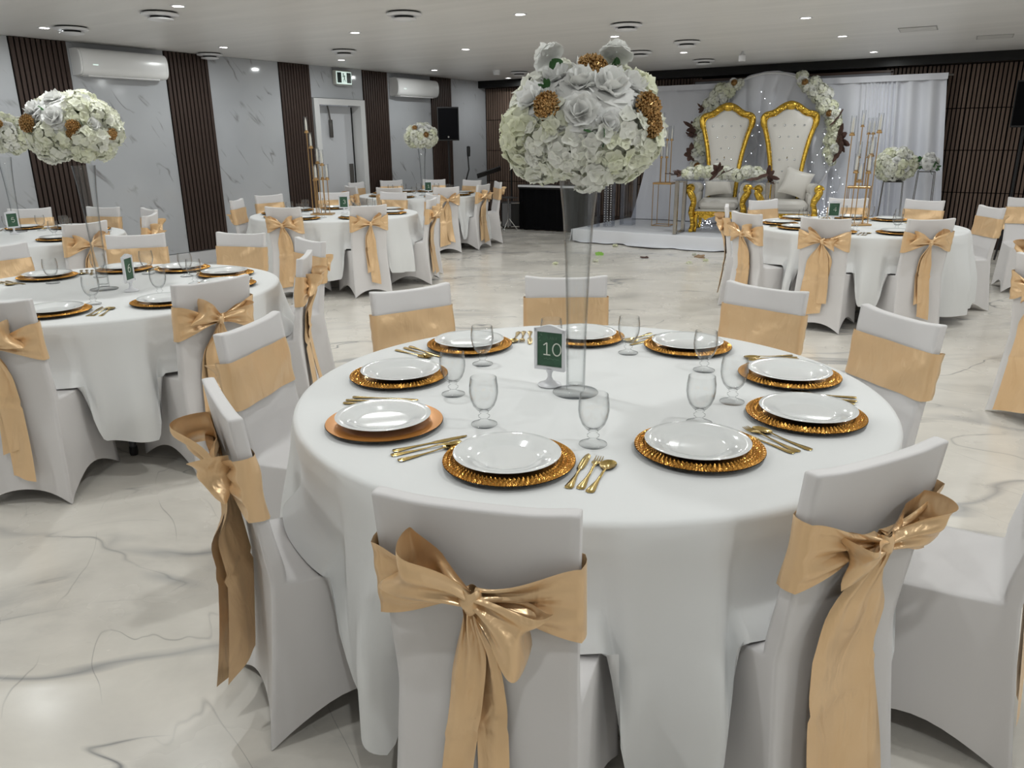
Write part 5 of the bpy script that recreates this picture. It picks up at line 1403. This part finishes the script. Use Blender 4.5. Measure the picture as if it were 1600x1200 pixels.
# ------------------------------------------------------------------ stands on the stage
floor_candelabra((4.15, -1.0, SZ), radians(6), 'gold candle stand on wire cube left of the thrones', [(-0.09, 0.04, 0.66, 1.50), (0.0, 0.03, 0.66, 1.30), (0.08, 0.0, 0.66, 1.30), (-0.055, -0.05, 0.66, 1.04), (0.03, -0.05, 0.66, 1.04)], 0.28, 0.65)
floor_candelabra((7.0, -0.85, SZ), radians(6), 'gold candle stand on wire cube behind the stage side table', [(-0.06, 0.04, 0.66, 1.46), (0.03, 0.03, 0.66, 1.36), (0.09, 0.0, 0.66, 1.36), (-0.05, -0.05, 0.66, 1.05), (0.07, -0.05, 0.66, 1.05)], 0.28, 0.65)
def wire_stand(loc, label, h, w, r=0.005):
    o = thing('flower_stand', label, 'flower stand', loc, radians(10), 'wire flower stands')
    for sx in (-1, 1):
        for sy in (-1, 1): MB().tube([(sx * w * 0.62, sy * w * 0.62, 0), (sx * w * 0.5, sy * w * 0.5, h)], r, 6).obj('leg', M['grey_metal'], o)
    f = MB()
    for z, k in ((0.006, 0.62), (h, 0.5)):
        q = [(-k * w, -k * w, z), (k * w, -k * w, z), (k * w, k * w, z), (-k * w, k * w, z)]
        for a in range(4): f.tube([q[a], q[(a + 1) % 4]], r, 6)
    f.box((0, 0, h), (w, w, 0.006)); f.obj('ring_frame', M['grey_metal'], o)
wire_stand((7.42, -0.85, SZ), 'thin wire stand under the larger round flower ball', 0.74, 0.24)
flower_ball((7.42, -0.85, 1.165), 'large round white flower ball on wire stand right of the stage', 'stage flower balls', 0.245, 0.215, 60, 41, roses=[(cam_dir(0.3, 0.5, 0.8), 1.2), (cam_dir(-0.4, 0.3, 0.9), 1.1), (cam_dir(0.1, 0.95, 0.3), 1.2), (cam_dir(0.2, -0.2, 1), 1.1)], hs=1.15, low=-0.95)
wire_stand((7.80, -0.75, SZ), 'thin wire stand under the small rose ball', 0.875, 0.2)
b2 = flower_ball((7.80, -0.75, 1.19), 'small white rose ball with dark leaves near the slatted wall', 'stage flower balls', 0.125, 0.12, 0, 42, roses=[(cam_dir(*d), 0.95) for d in ((0, 0.2, 1), (0.6, 0.3, 0.7), (-0.6, 0.3, 0.7), (0.2, 0.9, 0.3), (-0.35, 0.85, 0.4), (0.35, -0.5, 0.8), (-0.4, -0.45, 0.8), (0.9, 0.0, 0.2), (-0.9, 0, 0.2), (0, 0.6, -0.8), (0.6, 0.2, -0.7), (-0.6, 0.2, -0.7))], leaves=[(cam_dir(*d), 1.2) for d in ((0.1, -0.9, 0.5), (0.8, -0.5, 0.4), (-0.8, -0.5, 0.4), (0.3, 0.1, 1), (-0.9, 0.4, 0.3), (0.2, -0.1, 1))])
bead = MB()
for k in range(20): bead.sphere((0, 0, 0.02 + 0.036 * k), 0.012, 6, 4)
BEAD = bead.mesh('bead_string', M['crystal'])
def acrylic_column(loc, label, w, h, beads=False):
    o = thing('acrylic_column', label, 'pedestal', loc, radians(8), 'acrylic pedestals')
    for a in range(4):
        MB().box((w / 2 * cos(a * pi / 2), w / 2 * sin(a * pi / 2), h / 2), (0.008, w, h - 0.008), rz=a * pi / 2).obj('side_panel', M['acrylic'], o, smooth=False)
    MB().box((0, 0, h - 0.004), (w + 0.01, w + 0.01, 0.008)).obj('top_panel', M['acrylic'], o, smooth=False)
    if beads:
        for sx in (-1, 0, 1): link('bead_string', BEAD, o, (sx * w * 0.35, -w / 2 - 0.016, 0))
acrylic_column((3.28, -1.72, SZ), 'clear acrylic pedestal with small flower ball, seen through the tall vase', 0.15, 0.56)
flower_ball((3.28, -1.72, SZ + 0.63), 'tiny white flower ball on acrylic pedestal, seen through the tall vase', 'stage flower balls', 0.085, 0.08, 14, 43, hs=0.8, low=-0.9)
acrylic_column((3.45, -1.52, SZ), 'clear beaded pedestal just right of the tall vase', 0.14, 0.70, True)
acrylic_column((3.62, -1.18, SZ), 'clear acrylic pedestal nearest the white curtain', 0.20, 0.76, False)

# ------------------------------------------------------------------ fallen blooms on the floor
BLOOM = hydrangea_mesh(555, 0.018, 7, 0.03)
for x, y, s, lab in ((4.06, -4.27, 1.0, 'fallen white blossom left of the tall vase'), (4.40, -3.82, 1.2, 'fallen white blossom just right of the vase below green sprig'), (3.96, -2.32, 1.2, 'fallen white blossom against the stage front'),
                     (5.51, -3.36, 1.1, 'fallen white blossom below brown leaf near the stage corner'), (5.62, -3.06, 1.0, 'fallen white blossom right of the brown leaf'), (5.30, -2.62, 0.9, 'fallen white blossom left of the brown leaf')):
    o = link('fallen_blossom', BLOOM, None, (x, y, 0.012), x * 7); o.scale = (s, s, s * 0.6); tag(o, lab, 'blossom', 'fallen blossoms')
o = link('fallen_leaf', leaf_mesh(mat('lime_leaf', (0.22, 0.45, 0.06), 0.5), 'leaf', 0.07, 0.06, 4, 9), None, (4.18, -3.26, 0.012)); o.rotation_euler = (radians(-50), 0, 0.5); tag(o, 'bright green fallen sprig on the floor right of vase', 'leaf')
o = link('fallen_leaf', leaf_mesh(M['dry_leaf'], 'leaf', 0.09, 0.05, 3, 10), None, (4.86, -3.22, 0.012)); o.rotation_euler = (radians(-75), 0, 1.2); tag(o, 'dark fallen leaf on the floor before the stage', 'leaf')
o = link('fallen_leaf', leaf_mesh(mat('tan_leaf', (0.38, 0.25, 0.15), 0.7), 'leaf', 0.12, 0.10, 5, 11), None, (5.40, -2.77, 0.014)); o.rotation_euler = (radians(-80), 0, -0.6); tag(o, 'tan fallen leaf cluster on floor at the stage corner', 'leaf')

# ------------------------------------------------------------------ sound and music gear
def loudspeaker(loc, rz, label, h=0.55, stand=True, w=0.36):
    o = thing('loudspeaker', label, 'loudspeaker', loc, rz, 'black loudspeakers')
    poly = [(-w / 2, -0.16), (w / 2, -0.16), (w / 2 - 0.05, 0.17), (-w / 2 + 0.05, 0.17)]
    MB().prism(poly, 0, h, 'xy').obj('cabinet', M['black'], o, smooth=False)
    MB().box((0, -0.166, h / 2), (w - 0.03, 0.012, h - 0.04), bev=0.004).obj('grille', M['black_cloth'], o, smooth=False)
    MB().lathe([(0.001, 0), (0.014, 0.0), (0.014, 0.004), (0.001, 0.004)], 12, (0, 0, 0)).obj('badge', M['chrome'], o).matrix_local = Matrix.Translation((0, -0.172, 0.06)) @ Matrix.Rotation(pi / 2, 4, 'X')
    return o
def speaker_stand(loc, label, h):
    o = thing('speaker_stand', label, 'speaker stand', loc, 0, 'tripod speaker stands')
    MB().tube([(0, 0, 0.15), (0, 0, h)], 0.019, 8).obj('pole', M['black'], o)
    MB().lathe([(0.001, 0), (0.03, 0), (0.03, 0.08), (0.001, 0.08)], 10, (0, 0, 0.55)).obj('collar', M['black'], o)
    for k in range(3):
        a = k * 2.094 + 0.4; MB().tube([(0, 0, 0.60), (0.42 * cos(a), 0.42 * sin(a), 0.012)], 0.012, 6).obj('leg', M['black'], o)
speaker_stand((0.52, -1.85, 0), 'black tripod stand under the far left loudspeaker', 1.53)
loudspeaker((0.52, -1.85, 1.53), radians(38), 'black loudspeaker on stand in the far left corner', 0.54)
speaker_stand((8.82, -0.75, 0), 'black tripod stand under the loudspeaker at right edge', 1.63)
loudspeaker((8.82, -0.75, 1.63), radians(10), 'black loudspeaker high at the right edge before slatted wall', 0.55)
ml = thing('microphone_stand', 'black jointed microphone arm beside the far left loudspeaker', 'microphone stand', (0.75, -1.72, 0))
MB().lathe([(0.001, 0), (0.13, 0), (0.13, 0.015), (0.02, 0.03), (0.001, 0.03)], 18).obj('base', M['black'], ml)
MB().tube([(0, 0, 0.02), (0, 0, 0.80)], 0.012, 8).obj('pole', M['black'], ml)
MB().tube([(0, 0, 0.80), (0.07, 0.03, 1.05), (0.03, 0.06, 1.30)], 0.012, 8).obj('boom_arm', M['black'], ml)
MB().lathe([(0.001, 0), (0.028, 0.01), (0.032, 0.10), (0.03, 0.17), (0.001, 0.18)], 12, (0.04, 0.07, 1.26)).obj('microphone', M['black'], ml)
mu = thing('music_stand', 'black music stand in front of the grey wall, far left corner', 'music stand', (0.62, -0.80, 0))
MB().tube([(0, 0, 0.25), (0, 0, 0.92)], 0.012, 8).obj('pole', M['black'], mu)
for k in range(3):
    a = k * 2.094; MB().tube([(0, 0, 0.27), (0.26 * cos(a), 0.26 * sin(a), 0.01)], 0.009, 6).obj('leg', M['black'], mu)
ds = MB(); ds.box((0, 0, 0), (0.46, 0.02, 0.16), rot=Matrix.Rotation(radians(62), 3, 'X')); ob = ds.obj('desk', M['black'], mu, smooth=False); ob.location = (0, 0, 0.97); ob.rotation_euler = (0, radians(-18), radians(40))
m2 = thing('microphone_stand', 'tall black boom microphone stand against slatted wall in corner', 'microphone stand', (0.95, -0.55, 0))
MB().lathe([(0.001, 0), (0.13, 0), (0.13, 0.015), (0.02, 0.03), (0.001, 0.03)], 18).obj('base', M['black'], m2)
MB().tube([(0, 0, 0.02), (0, 0, 1.35)], 0.014, 8).obj('pole', M['black'], m2)
MB().tube([(-0.12, 0, 1.20), (0.18, -0.05, 1.62)], 0.011, 8).obj('boom_arm', M['black'], m2)
MB().lathe([(0.001, 0), (0.022, 0.01), (0.028, 0.12), (0.001, 0.15)], 12, (0.18, -0.05, 1.58)).obj('microphone', M['black'], m2)
kb = thing('keyboard_piano', 'black draped digital piano with white front edge by the corner', 'keyboard', (2.10, -0.92, 0), radians(3))
MB().box((0, 0, 0.745), (1.30, 0.34, 0.07), bev=0.008).obj('case', M['black'], kb, smooth=False)
MB().box((0, -0.185, 0.762), (1.26, 0.05, 0.035), bev=0.004).obj('white_keys', M['white_plastic'], kb, smooth=False)
MB().grid(lambda u, v: (lerp(-0.64, 0.64, u), -0.14 + 0.02 * sin(u * 40), lerp(0.71, 0.015, v)), 60, 6).obj('black_drape', M['black_cloth'], kb, angle=None)
for sx in (-1, 1): MB().box((sx * 0.55, 0.02, 0.35), (0.05, 0.24, 0.70)).obj('stand_leg', M['black'], kb, smooth=False)
am_ = thing('guitar_amplifier', 'silver sided amplifier box on the floor in the far corner', 'amplifier', (1.24, -0.95, 0), radians(28))
MB().box((0, 0, 0.25), (0.40, 0.26, 0.44), bev=0.012).obj('cabinet', M['black'], am_, smooth=False)
MB().box((-0.10, -0.136, 0.25), (0.16, 0.012, 0.40), bev=0.003).obj('silver_panel', mat('dull_silver', (0.22, 0.22, 0.23), 0.4, metal=0.6), am_, smooth=False)
fr_ = MB()
for x, z, w_, h_ in ((0.08, 0.455, 0.22, 0.012), (0.08, 0.045, 0.22, 0.012), (0.19, 0.25, 0.012, 0.42)): fr_.box((x, -0.136, z), (w_, 0.012, h_))
fr_.obj('chrome_edge', M['chrome'], am_, smooth=False)
for sx in (-1, 1):
    for sy in (-1, 1): MB().lathe([(0.001, 0), (0.02, 0), (0.02, 0.03), (0.001, 0.03)], 10, (sx * 0.16, sy * 0.09, 0)).obj('foot', M['black'], am_)
hh = thing('cymbal_stand', 'chrome cymbal stand in front of the amplifier', 'cymbal stand', (1.36, -1.28, 0))
MB().tube([(0, 0, 0.05), (0, 0, 0.56)], 0.014, 8).obj('pole', M['chrome'], hh)
for k in range(3):
    a = k * 2.094 + 0.5; MB().tube([(0, 0, 0.22), (0.16 * cos(a), 0.16 * sin(a), 0.008)], 0.008, 6).obj('leg', M['chrome'], hh)
MB().lathe([(0.001, 0.595), (0.03, 0.59), (0.17, 0.565), (0.17, 0.562), (0.03, 0.58), (0.001, 0.582)], 28).obj('cymbal', M['black'], hh)
